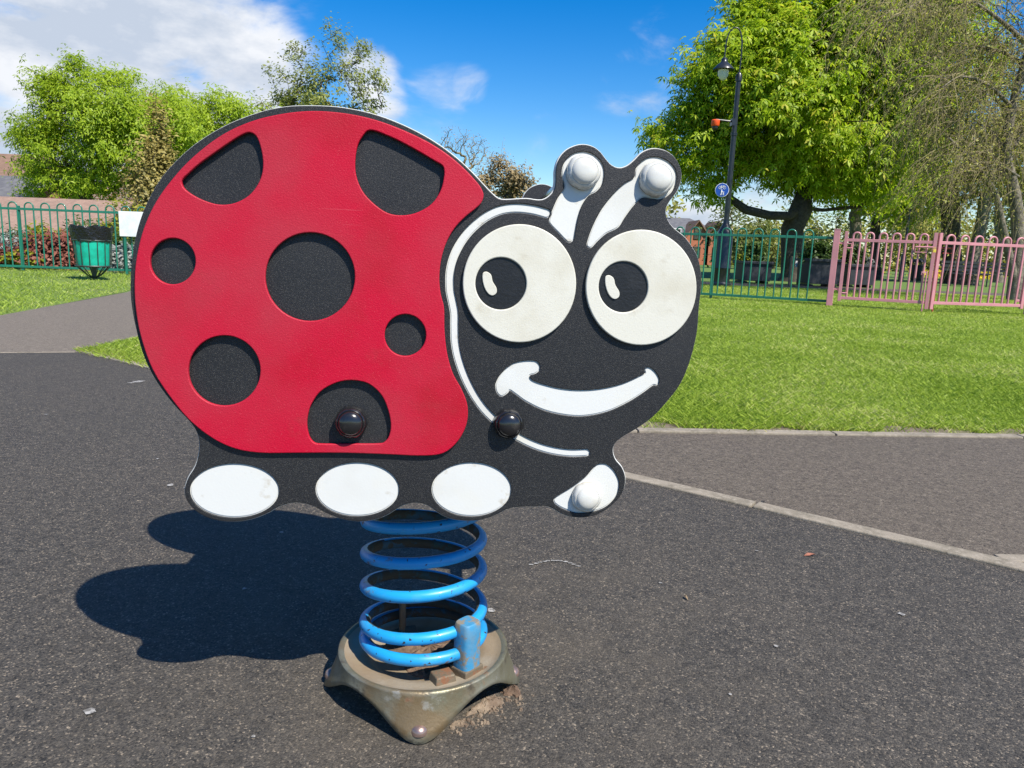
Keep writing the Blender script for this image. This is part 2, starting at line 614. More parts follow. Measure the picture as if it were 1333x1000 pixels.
M_liner = mat('bin_liner', (.010, .010, .012), .25, bump=.9, bscale=22, bdetail=3)
M_bin = mat('bin_green_shell', (.006, .42, .29), .42, var=[((.006, .32, .22), 12, .45, .6, .8)])
M_bins = mat('bin_slats', (.03, .05, .045), .5, var=[((.07, .06, .05), 30, .5, .65, .7)])
M_planter = mat('planter_grey', (.018, .021, .026), .6, var=[((.03, .034, .04), 4, .4, .6, .8)])
M_bark = mat('tree_bark', (.07, .055, .042), .95, var=[((.035, .028, .022), 14, .4, .6, .9), ((.11, .095, .07), 5, .5, .7, .7)], bump=1, bscale=22)
M_bark_p = mat('pale_bark', (.20, .175, .13), .95, var=[((.10, .085, .065), 9, .42, .6, .9)], bump=1, bscale=22)
M_twig = mat('brown_twig', (.25, .21, .10), .9, var=[((.10, .075, .045), 3, .4, .6, .8)])
M_stake = mat('wooden_stake', (.26, .19, .11), .9, var=[((.18, .13, .08), 12, .4, .6, .8)])
M_glass_l = mat('lantern_glass', (.62, .64, .62), .15, spec=.6)
M_darkglass = mat('window_glass', (.02, .025, .03), .08, spec=.8)
M_wframe = mat('window_white', (.75, .75, .73), .5)
M_slate = mat('slate_roof', (.13, .13, .135), .85, var=[((.09, .09, .1), 3, .4, .6, .9)])
M_pinktile = mat('pink_tile_roof', (.27, .175, .13), .9, var=[((.20, .13, .098), 2.5, .4, .6, .8), ((.33, .22, .165), 14, .5, .65, .7)], bump=.4, bscale=9)
M_browntile = mat('brown_tile_roof', (.22, .135, .09), .9, var=[((.15, .09, .06), 3, .4, .6, .8)])
M_shade_and_leaf = mat('gable_shade_and_leaf', (.02, .018, .016), .7)  # carries the gable end's shade as colour; also a dark leaf's own tone
M_petal = leaf_mat('daffodil_petal', (.55, .42, .02), (.8, .62, .03), .3)
L_chest = leaf_mat('chestnut_leaf', (.24, .38, .012), (.48, .60, .024), .54, (.60, .56, .06))
L_lime = leaf_mat('lime_leaf', (.22, .34, .015), (.44, .56, .04), .52)
L_olive = leaf_mat('olive_leaf', (.06, .10, .02), (.20, .23, .05), .4)
L_sparse = leaf_mat('sparse_leaf', (.14, .19, .04), (.36, .38, .09), .45)
L_gold = leaf_mat('golden_leaf', (.24, .21, .06), (.46, .38, .12), .4)
L_bud = leaf_mat('bud_leaf', (.18, .19, .03), (.44, .43, .085), .4)
L_dark = leaf_mat('dark_leaf', (.03, .07, .014), (.10, .16, .03), .35)
L_brown = leaf_mat('brown_crown', (.19, .15, .07), (.40, .30, .15), .3)
L_grass = leaf_mat('grass_blade', (.22, .33, .03), (.44, .56, .075), .45, (.60, .60, .22))
L_straw = leaf_mat('straw_blade', (.20, .21, .05), (.46, .40, .17), .3)
L_redsh = leaf_mat('red_shrub', (.13, .035, .025), (.32, .12, .08), .3)
L_greysh = leaf_mat('grey_shrub', (.14, .17, .14), (.34, .36, .34), .3)
L_yellow = leaf_mat('yellow_shrub', (.16, .20, .012), (.38, .38, .03), .4)


def brick_mat(name, a, b, mortar, scale=4.5):
    m = bpy.data.materials.new(name)
    m.use_nodes = True
    nt = m.node_tree
    L = nt.links.new
    p = nt.nodes['Principled BSDF']
    p.inputs['Roughness'].default_value = .9
    tc = nt_new(nt, 'ShaderNodeTexCoord')
    mp = nt_new(nt, 'ShaderNodeMapping')
    mp.inputs['Rotation'].default_value = (R(90), 0, 0)
    L(tc.outputs['Object'], mp.inputs['Vector'])
    br = nt_new(nt, 'ShaderNodeTexBrick')
    br.inputs['Color1'].default_value = (*a, 1)
    br.inputs['Color2'].default_value = (*b, 1)
    br.inputs['Mortar'].default_value = (*mortar, 1)
    br.inputs['Scale'].default_value = scale
    br.inputs['Mortar Size'].default_value = .012
    L(mp.outputs[0], br.inputs['Vector'])
    L(br.outputs['Color'], p.inputs['Base Color'])
    return m


M_brick_o = brick_mat('orange_brick', (.43, .125, .055), (.36, .10, .045), (.4, .3, .22))
M_brick_r = brick_mat('red_brick', (.36, .16, .10), (.28, .12, .08), (.4, .34, .28))
# ------------------------------------------------------------------ ground


def sheet(name, poly, z, m, kind='structure', thick=None):
    mb = MB()
    mb.add([(x, y, z) for x, y in poly], [tuple(range(len(poly)))])
    o = mb.build(name, m)
    o['kind'] = kind
    return o


def KY(x):
    """the straight joint between the play surface and what lies beyond it"""
    return 2.311 + (x - .383) * (1.675 - 2.311) / (1.25 - .383)


sheet('ground', [(-900, -900), (900, -900), (900, 900), (-900, 900)], -.012, M_turf_far)
play = MB()
play.add([(x, y, 0) for x, y in [(-14, -8), (9, -8), (9, KY(9)), (1.25, 1.675), (.383, 2.311), (-2.64, 4.43), (-3.04, 4.31), (-14, 1.6)]], [tuple(range(8))])
rr = random.Random(3)


def blob(mb, px, py, w, h, n=9, z=.0022):
    """a small irregular flat stain on the play surface"""
    d = ray(px, py)
    p = CAM + d * (-H / d[2])
    a0 = rr.random() * 6
    vs = [(p[0] + w * math.cos(2 * PI * k / n + a0) * rr.uniform(.45, 1.1), p[1] + h * math.sin(2 * PI * k / n + a0) * rr.uniform(.45, 1.1), z) for k in range(n)]
    mb.add(vs, [tuple(range(n))])


nf0 = len(play.f)
for a in [(181, 497, .035, .03), (170, 499, .02, .015), (222, 632, .012, .012), (240, 636, .006, .006), (1173, 800, .008, .01), (366, 694, .007, .007),
          (117, 927, .012, .010), (1010, 842, .006, .006), (985, 718, .006, .004), (640, 796, .01, .01), (318, 767, .006, .006), (950, 905, .004, .004), (205, 598, .006, .006),
          (60, 540, .01, .008), (330, 960, .004, .004), (860, 760, .005, .004)]:
    blob(play, *a)
for k in range(12):                                   # the faint curved scuff right of the spring
    blob(play, 692 + k * 5.5, 736 - 9 * math.sin(k / 11 * 2.6) + k * .6, .0075, .0042, 7)
po = play.build('play_surface', M_asph)
po['kind'] = 'structure'
po.data.materials.append(M_chalk)
for i, f in enumerate(po.data.polygons):
    if i >= nf0:
        f.material_index = 1
sheet('path', [(-14, 1.62), (-3.04, 4.312), (-2.66, 4.432), (-2.70, 5.34), (-3.1, 9.4), (-4.2, 13.0), (-6.1, 13.0), (-4.9, 9.33), (-4.38, 6.26), (-14, 5.2)], -.004, M_path_old)
sheet('path', [(-.36, 2.83), (.383, 2.313), (1.25, 1.677), (9, KY(9) + .002), (9, 3.74), (2.219, 3.107), (.523, 2.949)], -.004, M_path)
sheet('path', [(-40, 19.6), (60, 19.6), (60, 21.3), (-40, 21.3)], -.008, M_path)

# concrete edging between the play surface and the path or lawn
def strip(name, pts, w, z, cuts=()):
    mb = MB()
    for (x0, y0), (x1, y1) in zip(pts[:-1], pts[1:]):
        L_ = math.hypot(x1 - x0, y1 - y0)
        n = max(1, round(L_ / .915))
        a = math.atan2(y1 - y0, x1 - x0)
        for k in range(n):
            t = (k + .5) / n
            mb.box(x0 + (x1 - x0) * t, y0 + (y1 - y0) * t, z - .05 + rr.uniform(-.0015, .0015), L_ / n - .007, w, .1, a + rr.uniform(-.003, .003))
    o = mb.build(name, M_kerb, bevel=.004)
    o['kind'] = 'structure'
    return o


strip('kerb_strip', [(9, KY(9) + .03), (.73, KY(.73) + .03), (-2.64, 4.46)], .055, .006)
strip('kerb_strip', [(-.36, 2.86), (.523, 2.976), (2.219, 3.134), (9, 3.765)], .055, .004)
strip('kerb_strip', [(1.245, 1.765), (2.6, 1.83)], .045, .0005)
strip('kerb_strip', [(-14, 1.60), (-3.04, 4.30), (-2.66, 4.43)], .012, .002)

lawn_r = [(-2.69, 4.465), (-.36, 2.845), (.523, 3.0), (2.219, 3.16), (9, 3.79), (40, 6.6), (40, 19.6), (-1.9, 19.6), (-3.1, 9.4), (-2.68, 5.34)]
lawn_l = [(-14, 5.25), (-4.40, 6.30), (-4.95, 9.33), (-6.2, 13.0), (-7, 19.6), (-40, 19.6), (-40, 5.2)]
sheet('lawn', lawn_r, -.008, M_soil)
sheet('lawn', lawn_l, -.0085, M_soil)


sheet('worn_earth', [(-2.66, 4.47), (-.36, 2.86), (.523, 2.985), (2.219, 3.145), (9, 3.775), (9, 3.95), (2.219, 3.31), (.523, 3.15), (-.34, 3.04), (-2.64, 4.66)], -.0045, M_earth)


def inside(poly, X, Y):
    r_ = np.zeros(len(X), bool)
    j = len(poly) - 1
    for i in range(len(poly)):
        xi, yi = poly[i]
        xj, yj = poly[j]
        c = ((yi > Y) != (yj > Y)) & (X < (xj - xi) * (Y - yi) / (yj - yi + 1e-12) + xi)
        r_ ^= c
        j = i
    return r_


def grass(name, poly, n, y0, y1, hgt, m, seed, wmul=1.0, xlim=1.05, patchy=True):
    g = np.random.default_rng(seed)
    Y = y0 * (y1 / y0) ** g.random(n * 2) if y1 > y0 else None
    # log-uniform in depth: density falls with distance
    X = (g.random(n * 2) * 2 - 1) * (xlim * Y + 1.0)
    k = inside(poly, X, Y)
    # worn notches along the near edge let the earth show
    ed = np.interp(X, [-2.68, -.36, .523, 2.219, 9], [4.36, 2.74, 3.0, 3.16, 3.79])
    k &= ~((Y - ed < .05 + .05 * np.sin(4.1 * X) + .05 * np.sin(11 * X + 1) + .03 * np.sin(23 * X)) & (Y > ed - .05) & (g.random(len(X)) < .9))
    X, Y = X[k][:n], Y[k][:n]
    n = len(X)
    d = np.hypot(X, Y)
    pat = np.sin(X * 2.1 + 1.3 * np.sin(Y * 1.7)) * np.sin(Y * 1.9 + 1.1 * np.sin(X * 1.3)) if patchy else np.zeros(n)
    h = hgt * (.55 + .75 * g.random(n)) * (1 + .28 * pat)
    w = np.maximum(.0010, d * .00029) * wmul * (.7 + .6 * g.random(n))
    a = g.random(n) * 2 * np.pi
    lean = h * (.5 + 1.1 * g.random(n))
    la = g.random(n) * 2 * np.pi
    ca, sa = np.cos(a) * w, np.sin(a) * w
    lx, ly = np.cos(la) * lean, np.sin(la) * lean
    z0 = np.full(n, -.009)
    v = np.empty((n, 4, 3), np.float32)
    v[:, 0] = np.stack([X - ca, Y - sa, z0], 1)
    v[:, 1] = np.stack([X + ca, Y + sa, z0], 1)
    v[:, 2] = np.stack([X + ca * .75 + lx * .45, Y + sa * .75 + ly * .45, z0 + h * .62], 1)
    v[:, 3] = np.stack([X + lx, Y + ly, z0 + h], 1)
    o = np_mesh(name, v.reshape(-1, 3), 4, m)
    o['kind'] = 'stuff'
    return o


tag(grass('lawn_grass', lawn_r, 800000, 2.8, 19, .026, L_grass, 1), 'short sunlit green grass of the lawn right of the path', 'grass')
tag(grass('lawn_grass', lawn_l, 90000, 5.3, 19, .030, L_grass, 2), 'short green grass left of the pale path', 'grass')
for pts_px, sd in (([(1075, 432), (1240, 440), (1230, 462), (1085, 452)], 13), ([(1215, 452), (1333, 455), (1333, 492), (1250, 482)], 14), ([(1040, 418), (1110, 420), (1100, 430), (1045, 428)], 15)):
    poly_ = []
    for q in pts_px:
        d = ray(*q)
        p = CAM + d * (-H / d[2])
        poly_.append((p[0], p[1]))
    o = grass('dry_grass', poly_, 2600, 4.0, 9.0, .026, L_straw, sd)
    o.rotation_euler = (0, 0, 0)
    tag(o, {13: 'yellowed dry patch in the lawn below the left gate leaf', 14: 'yellowed dry patch at the right edge of the lawn', 15: 'small dry patch in the lawn below the gate post'}[sd], 'grass')
edge = [(-2.70, 4.47), (-.36, 2.855), (.523, 2.965), (2.219, 3.12), (9, 3.755), (9, 3.93), (2.219, 3.28), (.523, 3.11), (-.34, 3.0), (-2.68, 4.66)]
tag(grass('dry_grass', edge, 14000, 2.8, 4.8, .026, L_straw, 3), 'yellowed dry grass fringing the lawn edge', 'grass')

# ------------------------------------------------------------------ the spring rider
BASE = (-.130, 1.127, 0)
rider = empty('spring_rider', BASE)
tag(rider, 'red and black ladybird playground spring rider with big white eyes on a blue coil spring', 'spring rider')
RINV = Matrix.Translation(Vector(BASE)).inverted()
n_ = ray(559.8, 381.5)
n_ /= np.linalg.norm(n_)
d_ = ray(550, 400)
P0 = CAM + d_ * (1.004 / d_[1])
zax = -n_
xax = np.cross([0, 0, 1.0], zax)
xax /= np.linalg.norm(xax)
yax = np.cross(zax, xax)
MP = Matrix(((xax[0], yax[0], zax[0], P0[0]), (xax[1], yax[1], zax[1], P0[1]), (xax[2], yax[2], zax[2], P0[2]), (0, 0, 0, 1)))
SEP = .372


def uv(p):
    d = ray(*p)
    t = np.dot(P0 - CAM, n_) / np.dot(d, n_)
    q = CAM + t * d - P0
    return (float(q @ xax), float(q @ yax))


def smooth_loop(pts, sub=5, closed=True):
    P = [np.array(p, float) for p in pts]
    n = len(P)
    out = []
    for i in range(n if closed else n - 1):
        p1, p2 = P[i], P[(i + 1) % n]
        p0_ = P[i - 1] if (closed or i > 0) else p1
        p3 = P[(i + 2) % n] if (closed or i + 2 < n) else p2
        # centripetal-ish tangents limited by the local segment length
        L12 = np.linalg.norm(p2 - p1) + 1e-9
        m1 = (p2 - p0_) / (np.linalg.norm(p2 - p1) + np.linalg.norm(p1 - p0_) + 1e-9) * L12
        m2 = (p3 - p1) / (np.linalg.norm(p3 - p2) + np.linalg.norm(p2 - p1) + 1e-9) * L12
        for k in range(sub):
            t = k / sub
            h00, h10, h01, h11 = 2 * t**3 - 3 * t**2 + 1, t**3 - 2 * t**2 + t, -2 * t**3 + 3 * t**2, t**3 - t**2
            out.append(h00 * p1 + h10 * m1 + h01 * p2 + h11 * m2)
    if not closed:
        out.append(P[-1])
    return out


def ell(cx, cy, rx, ry, n=48):
    return [(cx + rx * math.cos(2 * PI * k / n), cy - ry * math.sin(2 * PI * k / n)) for k in range(n)]


def slab(name, loops, z0, z1, m, parent, bevel=0.0, inset=0.0, matrix=None):
    """a flat sheet in the panel plane between local heights z0 and z1; loops in metres, the first is the rim, the others holes"""
    cu = bpy.data.curves.new(name, 'CURVE')
    cu.dimensions = '2D'
    cu.fill_mode = 'BOTH'
    cu.extrude = max((z1 - z0) / 2 - bevel, .0001)
    cu.bevel_depth = bevel
    cu.bevel_resolution = 2
    cu.offset = -inset - bevel
    for lp in loops:
        s = cu.splines.new('POLY')
        s.points.add(len(lp) - 1)
        s.points.foreach_set('co', [c for q in lp for c in (q[0], q[1], 0, 1)])
        s.use_cyclic_u = True
    tmp = bpy.data.objects.new('tmp', cu)
    C.objects.link(tmp)
    bpy.context.view_layer.update()
    me = bpy.data.meshes.new_from_object(tmp)
    bpy.data.objects.remove(tmp)
    me.name = name
    me.materials.clear()
    me.materials.append(m)
    for q in me.polygons:
        q.material_index = 0
    me.transform(Matrix.Translation((0, 0, (z0 + z1) / 2)))
    me.shade_smooth()
    me.set_sharp_from_angle(angle=R(50))
    o = bpy.data.objects.new(name, me)
    C.objects.link(o)
    o.parent = parent
    if parent is rider:
        o.matrix_local = RINV @ (matrix or MP)
    return o


def trace(pts, sub=5):
    return [uv(p) for p in smooth_loop(pts, sub)]


OUTLINE = [(385, 136.5), (362, 139), (340, 144), (304, 157), (275, 172), (250, 189), (228, 209), (210, 229.5), (196, 252), (183.5, 279), (174.5, 311), (169, 350), (169, 390), (176.5, 432), (187, 467),
           (203, 498), (225, 527.5), (247, 551), (256, 566), (258, 585), (253, 606), (243.5, 622), (239, 638), (242, 652), (255, 667), (274, 676.5), (300, 680.5), (326, 677.5), (349, 669), (364, 660.5),
           (384, 655.5), (405, 659), (424, 669), (446, 677), (469, 680), (491, 677), (508, 669.5), (524, 659.5), (541, 655.8), (556, 659), (569, 668), (581, 674.5), (597.5, 678.5), (618, 679), (634, 676),
           (648, 670.5), (662, 663.5), (678.6, 661), (696, 660.3), (711, 660.2), (719, 663), (729, 669), (741, 673.6), (760, 675), (777, 671.3), (791.6, 663), (806, 650), (813.4, 637), (815, 621),
           (810.4, 608), (802, 597.5), (799, 586), (802.5, 577), (810.5, 570), (829, 559), (850, 544), (873.5, 518.5), (888, 498), (900, 468), (908.5, 432), (911, 401), (914.3, 368), (911.5, 341),
           (904, 324), (892, 307.5), (879, 297), (870.4, 286), (868, 273), (873.6, 261), (883, 248.4), (888, 233), (887, 218), (880, 205), (869, 196), (856, 192.2), (846, 193), (835, 198), (825.5, 207.6),
           (816, 215), (806.4, 217.5), (797, 214), (789, 205.5), (782.4, 197), (773, 190), (760, 186.8), (748, 188.8), (736, 195), (726.6, 206.5), (722.6, 221), (722.2, 237), (718.5, 250), (706, 259),
           (685, 257.3), (660, 258.6), (650, 257.5), (641, 250.5), (630, 239), (614.5, 222.5), (595, 204.5), (571.6, 187), (546, 171.7), (517, 158), (488, 147.7), (458.5, 140.8), (429, 137)]
SHELL = [(409, 146), (371, 149.3), (330, 159), (292.5, 176), (259, 200.6), (232.5, 227), (206, 262.5), (189.5, 298), (180.5, 334), (177.5, 366), (179, 401), (185.8, 438.5), (200.6, 480), (221, 512.5),
         (247.5, 545), (277.5, 569), (307.5, 583), (340, 588.4), (382.5, 588.6), (450, 588.6), (506, 590.5), (552, 592.2), (577.5, 588.6), (596, 573), (607, 551), (608.3, 528), (601, 507), (589.5, 486), (582, 460),
         (578.5, 430), (577.8, 400), (573.5, 382), (571.8, 362), (574, 339), (581, 316), (592, 297), (605.5, 282.8), (619.5, 271.5), (626.8, 263.5), (628.8, 252.5), (620.5, 238), (592.5, 210), (562.5, 189), (525, 170.6), (487.5, 157), (450, 149)]
SPOT_A = [(238.8, 236), (247, 227), (261, 214.6), (286, 196.6), (307.6, 182), (320, 175.2), (327.4, 174), (334.6, 178.6), (340, 191), (343.6, 211), (342, 229), (334.6, 245), (322, 258), (304, 266), (286, 267), (268, 262), (252, 254), (241, 245)]
SPOT_B = [(480, 171.2), (485, 171), (494, 173.6), (517, 183.4), (546, 199), (566, 210.7), (575, 216), (577.5, 220), (578, 229), (573.5, 248.7), (562, 266), (544, 277), (525, 281), (505, 278), (486, 265), (472, 249), (464, 229), (463, 208), (467, 188), (476, 174)]
SPOT_G = [(400.5, 552), (402, 538), (406, 526), (418, 509), (439, 497.5), (459, 494.5), (480, 499), (497, 514), (506, 535), (509, 554), (506.5, 567), (502, 573.5), (497, 576.3), (455, 576.6), (415, 576.6), (409, 574.5), (403.5, 567)]
spots = [smooth_loop(SPOT_A, 4), smooth_loop(SPOT_B, 4), ell(227, 340.5, 29.4, 29.8), ell(404.5, 360.5, 58, 57.2), ell(527.7, 436, 26.8, 27), ell(293.6, 482, 46.6, 45.4), smooth_loop(SPOT_G, 4)]
spots = [[uv(p) for p in s] for s in spots]
ANT_L = [(736, 240), (732.6, 228), (734.5, 215), (742, 204.5), (753, 199.2), (765, 199.3), (776, 205), (783.5, 215), (785.6, 227), (783, 239), (776, 248), (766, 253.5), (757.5, 265), (751.5, 282), (747.8, 301), (745.6, 312), (741, 314.5),
         (736.5, 311), (728, 302), (717, 290.5), (716.2, 286), (721.5, 271), (728, 257), (735.5, 246)]
ANT_R = [(827, 231.5), (829, 220), (836, 211.5), (846, 206), (858, 206), (870, 211.5), (878, 221), (880, 233), (876, 246), (868, 254.5), (858.5, 258.2), (848, 257), (836, 256), (825, 266), (813, 282), (804.5, 295), (789, 303), (777, 313.5),
         (769.6, 321.2), (765.6, 320), (765.6, 315.5), (773, 295), (784, 274), (797, 256.4), (813, 240.4)]
MOUTH = [(653.5, 515.2), (649, 512.5), (646.6, 507.5), (646.3, 500), (653.5, 487), (665.5, 476), (679, 471.6), (696, 471), (700.8, 474.5), (701.8, 481), (697, 485.5), (689.8, 487.8), (688.4, 491.8), (693, 496.5), (706, 501.4), (730, 507.2),
         (757, 509.3), (784, 507.2), (811, 500.8), (833, 491), (841.2, 486), (840.6, 480.8), (845.5, 479.6), (852.8, 485.5), (857.2, 494), (856, 500.2), (850.5, 500.8), (838, 509.8), (817, 523), (790, 535), (760, 540.8), (736, 539.5), (709, 533.3), (685, 521.8), (670, 511), (663.6, 507.2), (660.5, 511)]
FOOT_R = [(781, 605.2), (790, 606), (800, 616), (805, 630), (802, 644.5), (790, 658), (775, 664.6), (754, 667), (736, 662.5), (724, 655.6), (722, 651), (727, 646.6), (745, 635.5), (764, 621), (775, 608.5)]
feet = [ell(305, 639, 56.8, 34), ell(465, 637.4, 53.2, 33.8), ell(613.7, 637.5, 50.7, 34), smooth_loop(FOOT_R, 4)]
CHEEK = [(711.4, 277.6), (694, 273), (670, 270.8), (649, 274.4), (628, 285.5), (607, 305.5), (592.8, 329), (586, 353), (585.6, 377), (588.6, 393), (591.2, 407), (591.4, 425), (592.2, 446), (596.5, 468), (607, 496), (622, 522.5), (640, 543.5), (670, 566.5), (694, 579), (718, 586.5), (742, 590), (763.6, 589.6)]


def ribbon(path, wa, wb):
    """closed outline of a band along an open path with round ends (pixels)"""
    P = smooth_loop(path, 4, closed=False)
    n = len(P)
    left, right = [], []
    for i in range(n):
        t = P[min(i + 1, n - 1)] - P[max(i - 1, 0)]
        t = t / np.linalg.norm(t)
        nn = np.array([-t[1], t[0]])
        w = (wa + (wb - wa) * i / (n - 1)) / 2
        left.append(P[i] + nn * w)
        right.append(P[i] - nn * w)
    def capp(c, fr, w):
        a0 = math.atan2(fr[1], fr[0])
        return [c + w * np.array([math.cos(a0 - PI * k / 6), math.sin(a0 - PI * k / 6)]) for k in range(1, 6)]
    e1 = capp(P[-1], left[-1] - P[-1], wb / 2)
    e0 = capp(P[0], right[0] - P[0], wa / 2)
    return left + e1 + right[::-1] + e0


cheek = ribbon(CHEEK, 9.5, 7.0)
out_uv = trace(OUTLINE, 4)
hole_sets = {'antenna': [trace(ANT_L, 4), trace(ANT_R, 4)], 'mouth': [trace(MOUTH, 4)], 'foot': [[uv(p) for p in f] for f in feet], 'cheek_line': [[uv(p) for p in cheek]]}
all_holes = [h for hs in hole_sets.values() for h in hs]
core = slab('side_panel', [out_uv], -.0155, -.0032, M_white, rider, bevel=.0012)
skin = slab('black_facing', [out_uv] + all_holes + spots, -.0030, 0, M_black, core, bevel=.0010, inset=.0013)
slab('black_backing', [out_uv], -.0185, -.0157, M_black, core, bevel=.001, inset=.0005)
# the far panel, its faced side away from us
MB2 = MP @ Matrix.Translation((0, 0, -SEP))
core2 = slab('side_panel', [out_uv], -.0155, -.0032, M_white, rider, bevel=.0012, matrix=MB2)
slab('black_facing', [out_uv], -.0030, 0, M_black, core2, bevel=.0010, inset=.0010)
slab('black_backing', [out_uv], -.0185, -.0157, M_black, core2, bevel=.001, inset=.0010)
for kind, hs in hole_sets.items():
    for h in hs:
        slab(kind, [h], -.0030, -.0022, M_white, rider, inset=.0003)
shell = slab('shell', [trace(SHELL, 5)] + spots, .0003, .0068, M_red, rider, bevel=.0014)
shell2 = slab('shell', [trace(SHELL, 5)], -.0250, -.0188, M_red, rider, bevel=.0014, matrix=MB2)
for s in spots:
    slab('spot', [s], -.0030, -.0024, M_black, shell, inset=-.0024)
BEAN = [(627.4, 357), (629.5, 354), (634, 353.8), (639.2, 358), (641.3, 366.5), (646.2, 375), (646.2, 381.5), (641.5, 385.2), (636, 383.6), (631, 377), (627.8, 367)]
for (ex, ey, erx, ery), (px_, py_, prx, pry), dx in [((675.5, 369, 73.4, 76.6), (651.4, 369.3, 33, 33.8), 0), ((833, 374.3, 71.7, 74.8), (809.8, 373.6, 31.8, 33), 158.8)]:
    pup = [uv(p) for p in ell(px_, py_, prx, pry)]
    e = slab('eye', [[uv(p) for p in ell(ex, ey, erx, ery, 72)], pup], .0003, .0072, M_eye, rider, bevel=.0016)
    bean = trace([(x + dx, y + (4.6 if dx else 0)) for x, y in BEAN], 4)
    slab('pupil', [pup, bean], .0003, .0042, M_pupil, e, inset=.0003)
    slab('eye_highlight', [bean], .0003, .0064, M_eye, e, bevel=.0008, inset=.0004)


def dome_cap(px, py, rad_px, m, tall, z0, facets):
    """a snap-on bolt cover: skirt of a few soft lobes with a round dome above it"""
    c = uv((px, py))
    r_ = rad_px / 935.0
    mb = MB()
    n = 48
    prof = [(1.0, 0), (1.02, .12), (1.0, .30), (.96, .46), (.86, .62), (.775, .675), (.755, .650), (.735, .69), (.68, .80), (.54, .905), (.36, .97), (.15, 1.0)]
    vs, fs = [], []
    for i, (a, b) in enumerate(prof):
        lob = max(0, 1 - i / 5.0)
        for k in range(n):
            th = 2 * PI * k / n
            rr_ = a * r_ * (1 - lob * .07 * abs(math.sin(th * facets / 2 + .4)) ** .5 * (1 if i > 0 else .6))
            if i < 5 and (k + 3) % (n // facets) == 0:
                rr_ *= .965          # moulded creases in the skirt
            vs.append((c[0] + rr_ * math.cos(th), c[1] + rr_ * math.sin(th), z0 + b * tall))
    for i in range(len(prof) - 1):
        for k in range(n):
            a, b = i * n + k, i * n + (k + 1) % n
            fs.append((a, b, b + n, a + n))
    fs.append(tuple(range((len(prof) - 1) * n, len(prof) * n)))
    mb.add(vs, fs)
    o = mb.build('bolt_cap', m, rider, smooth=65, matrix=RINV @ MP)
    if m is M_cap_w:
        o.data.materials.append(M_ring)
        for f in o.data.polygons:
            if f.center.z < z0 + .10 * tall:
                f.material_index = 1
    return o


CAPS = [(759, 224.5, 22.5, M_cap_w, .022, -.0022, 5), (854, 233.5, 23.0, M_cap_w, .022, -.0022, 5), (763, 647, 20.5, M_cap_w, .019, -.0022, 5), (457.8, 548.5, 21.2, M_cap_b, .024, .0012, 6), (661.5, 550.5, 20.6, M_cap_b, .024, 0, 6)]
for i, c in enumerate(CAPS):
    o = dome_cap(*c)
    o['label'] = ['white domed bolt cap on the left antenna', 'white domed bolt cap on the right antenna', 'chipped white bolt cap on the right foot', 'black domed bolt cap inside the lowest spot', 'black domed bolt cap on the cheek line'][i]
# crossbars that tie the two panels together behind the caps
for i, c in enumerate(CAPS):
    a, b = uv(c[:2])
    mb = MB()
    mb.tube([(a, b, -.0186), (a, b, -SEP + .0004)], .0125, 16)
    mb.build('crossbar', M_cap_b, rider, smooth=40, matrix=RINV @ MP)
sa, sb_ = uv((330, 345)), uv((540, 345))
mb = MB()
mb.box((sa[0] + sb_[0]) / 2, sa[1] - .02, -SEP / 2 - .009, sb_[0] - sa[0], .02, SEP - .020)
mb.build('seat', M_red, rider, bevel=.004, matrix=RINV @ MP)
ca, cb = uv((420, 628)), uv((690, 628))
mb = MB()
mb.box((ca[0] + cb[0]) / 2, ca[1] - .012, -SEP / 2 - .009, cb[0] - ca[0], .012, SEP - .020)
mb.build('bearer_plate', M_black, rider, bevel=.002, matrix=RINV @ MP)

# the coil spring: height of the wire at the front of each turn
TOPC = MP @ Vector((uv((547, 640))[0], 0, -SEP / 2 - .009))
AX0 = Vector((0, 0, .08))
AX1 = Vector((TOPC.x - BASE[0] + .004, TOPC.y - BASE[1] + .006, .345))
turn_t = [-.7, 0, 1, 2, 3, 4, 5.2]
turn_z = [.083, .0859, .1149, .1778, .2243, .2749, .336]


def axis_at(z):
    k = (z - AX0.z) / (AX1.z - AX0.z)
    return AX0.lerp(AX1, k)


pts = []
N = 40
for i in range(int(-.7 * N), int(5.2 * N) + 1):
    t = i / N
    z = float(np.interp(t, turn_t, turn_z))
    # soften the corners of the height curve
    z = float(np.mean([np.interp(t + q, turn_t, turn_z) for q in (-.2, -.1, 0, .1, .2)]))
    th = R(-88) + 2 * PI * t
    ax = axis_at(z)
    k = (z - .08) / .27
    dx, dy = .0965 * math.cos(th), .0965 * math.sin(th)
    pts.append((ax.x + dx, ax.y + dy, z - dy * (.08 + .06 * k)))
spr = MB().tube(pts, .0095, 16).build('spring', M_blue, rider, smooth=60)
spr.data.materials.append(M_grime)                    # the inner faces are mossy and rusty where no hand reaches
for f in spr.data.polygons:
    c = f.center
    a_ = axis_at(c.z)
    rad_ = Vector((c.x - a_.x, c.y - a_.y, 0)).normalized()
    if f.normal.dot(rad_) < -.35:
        f.material_index = 1

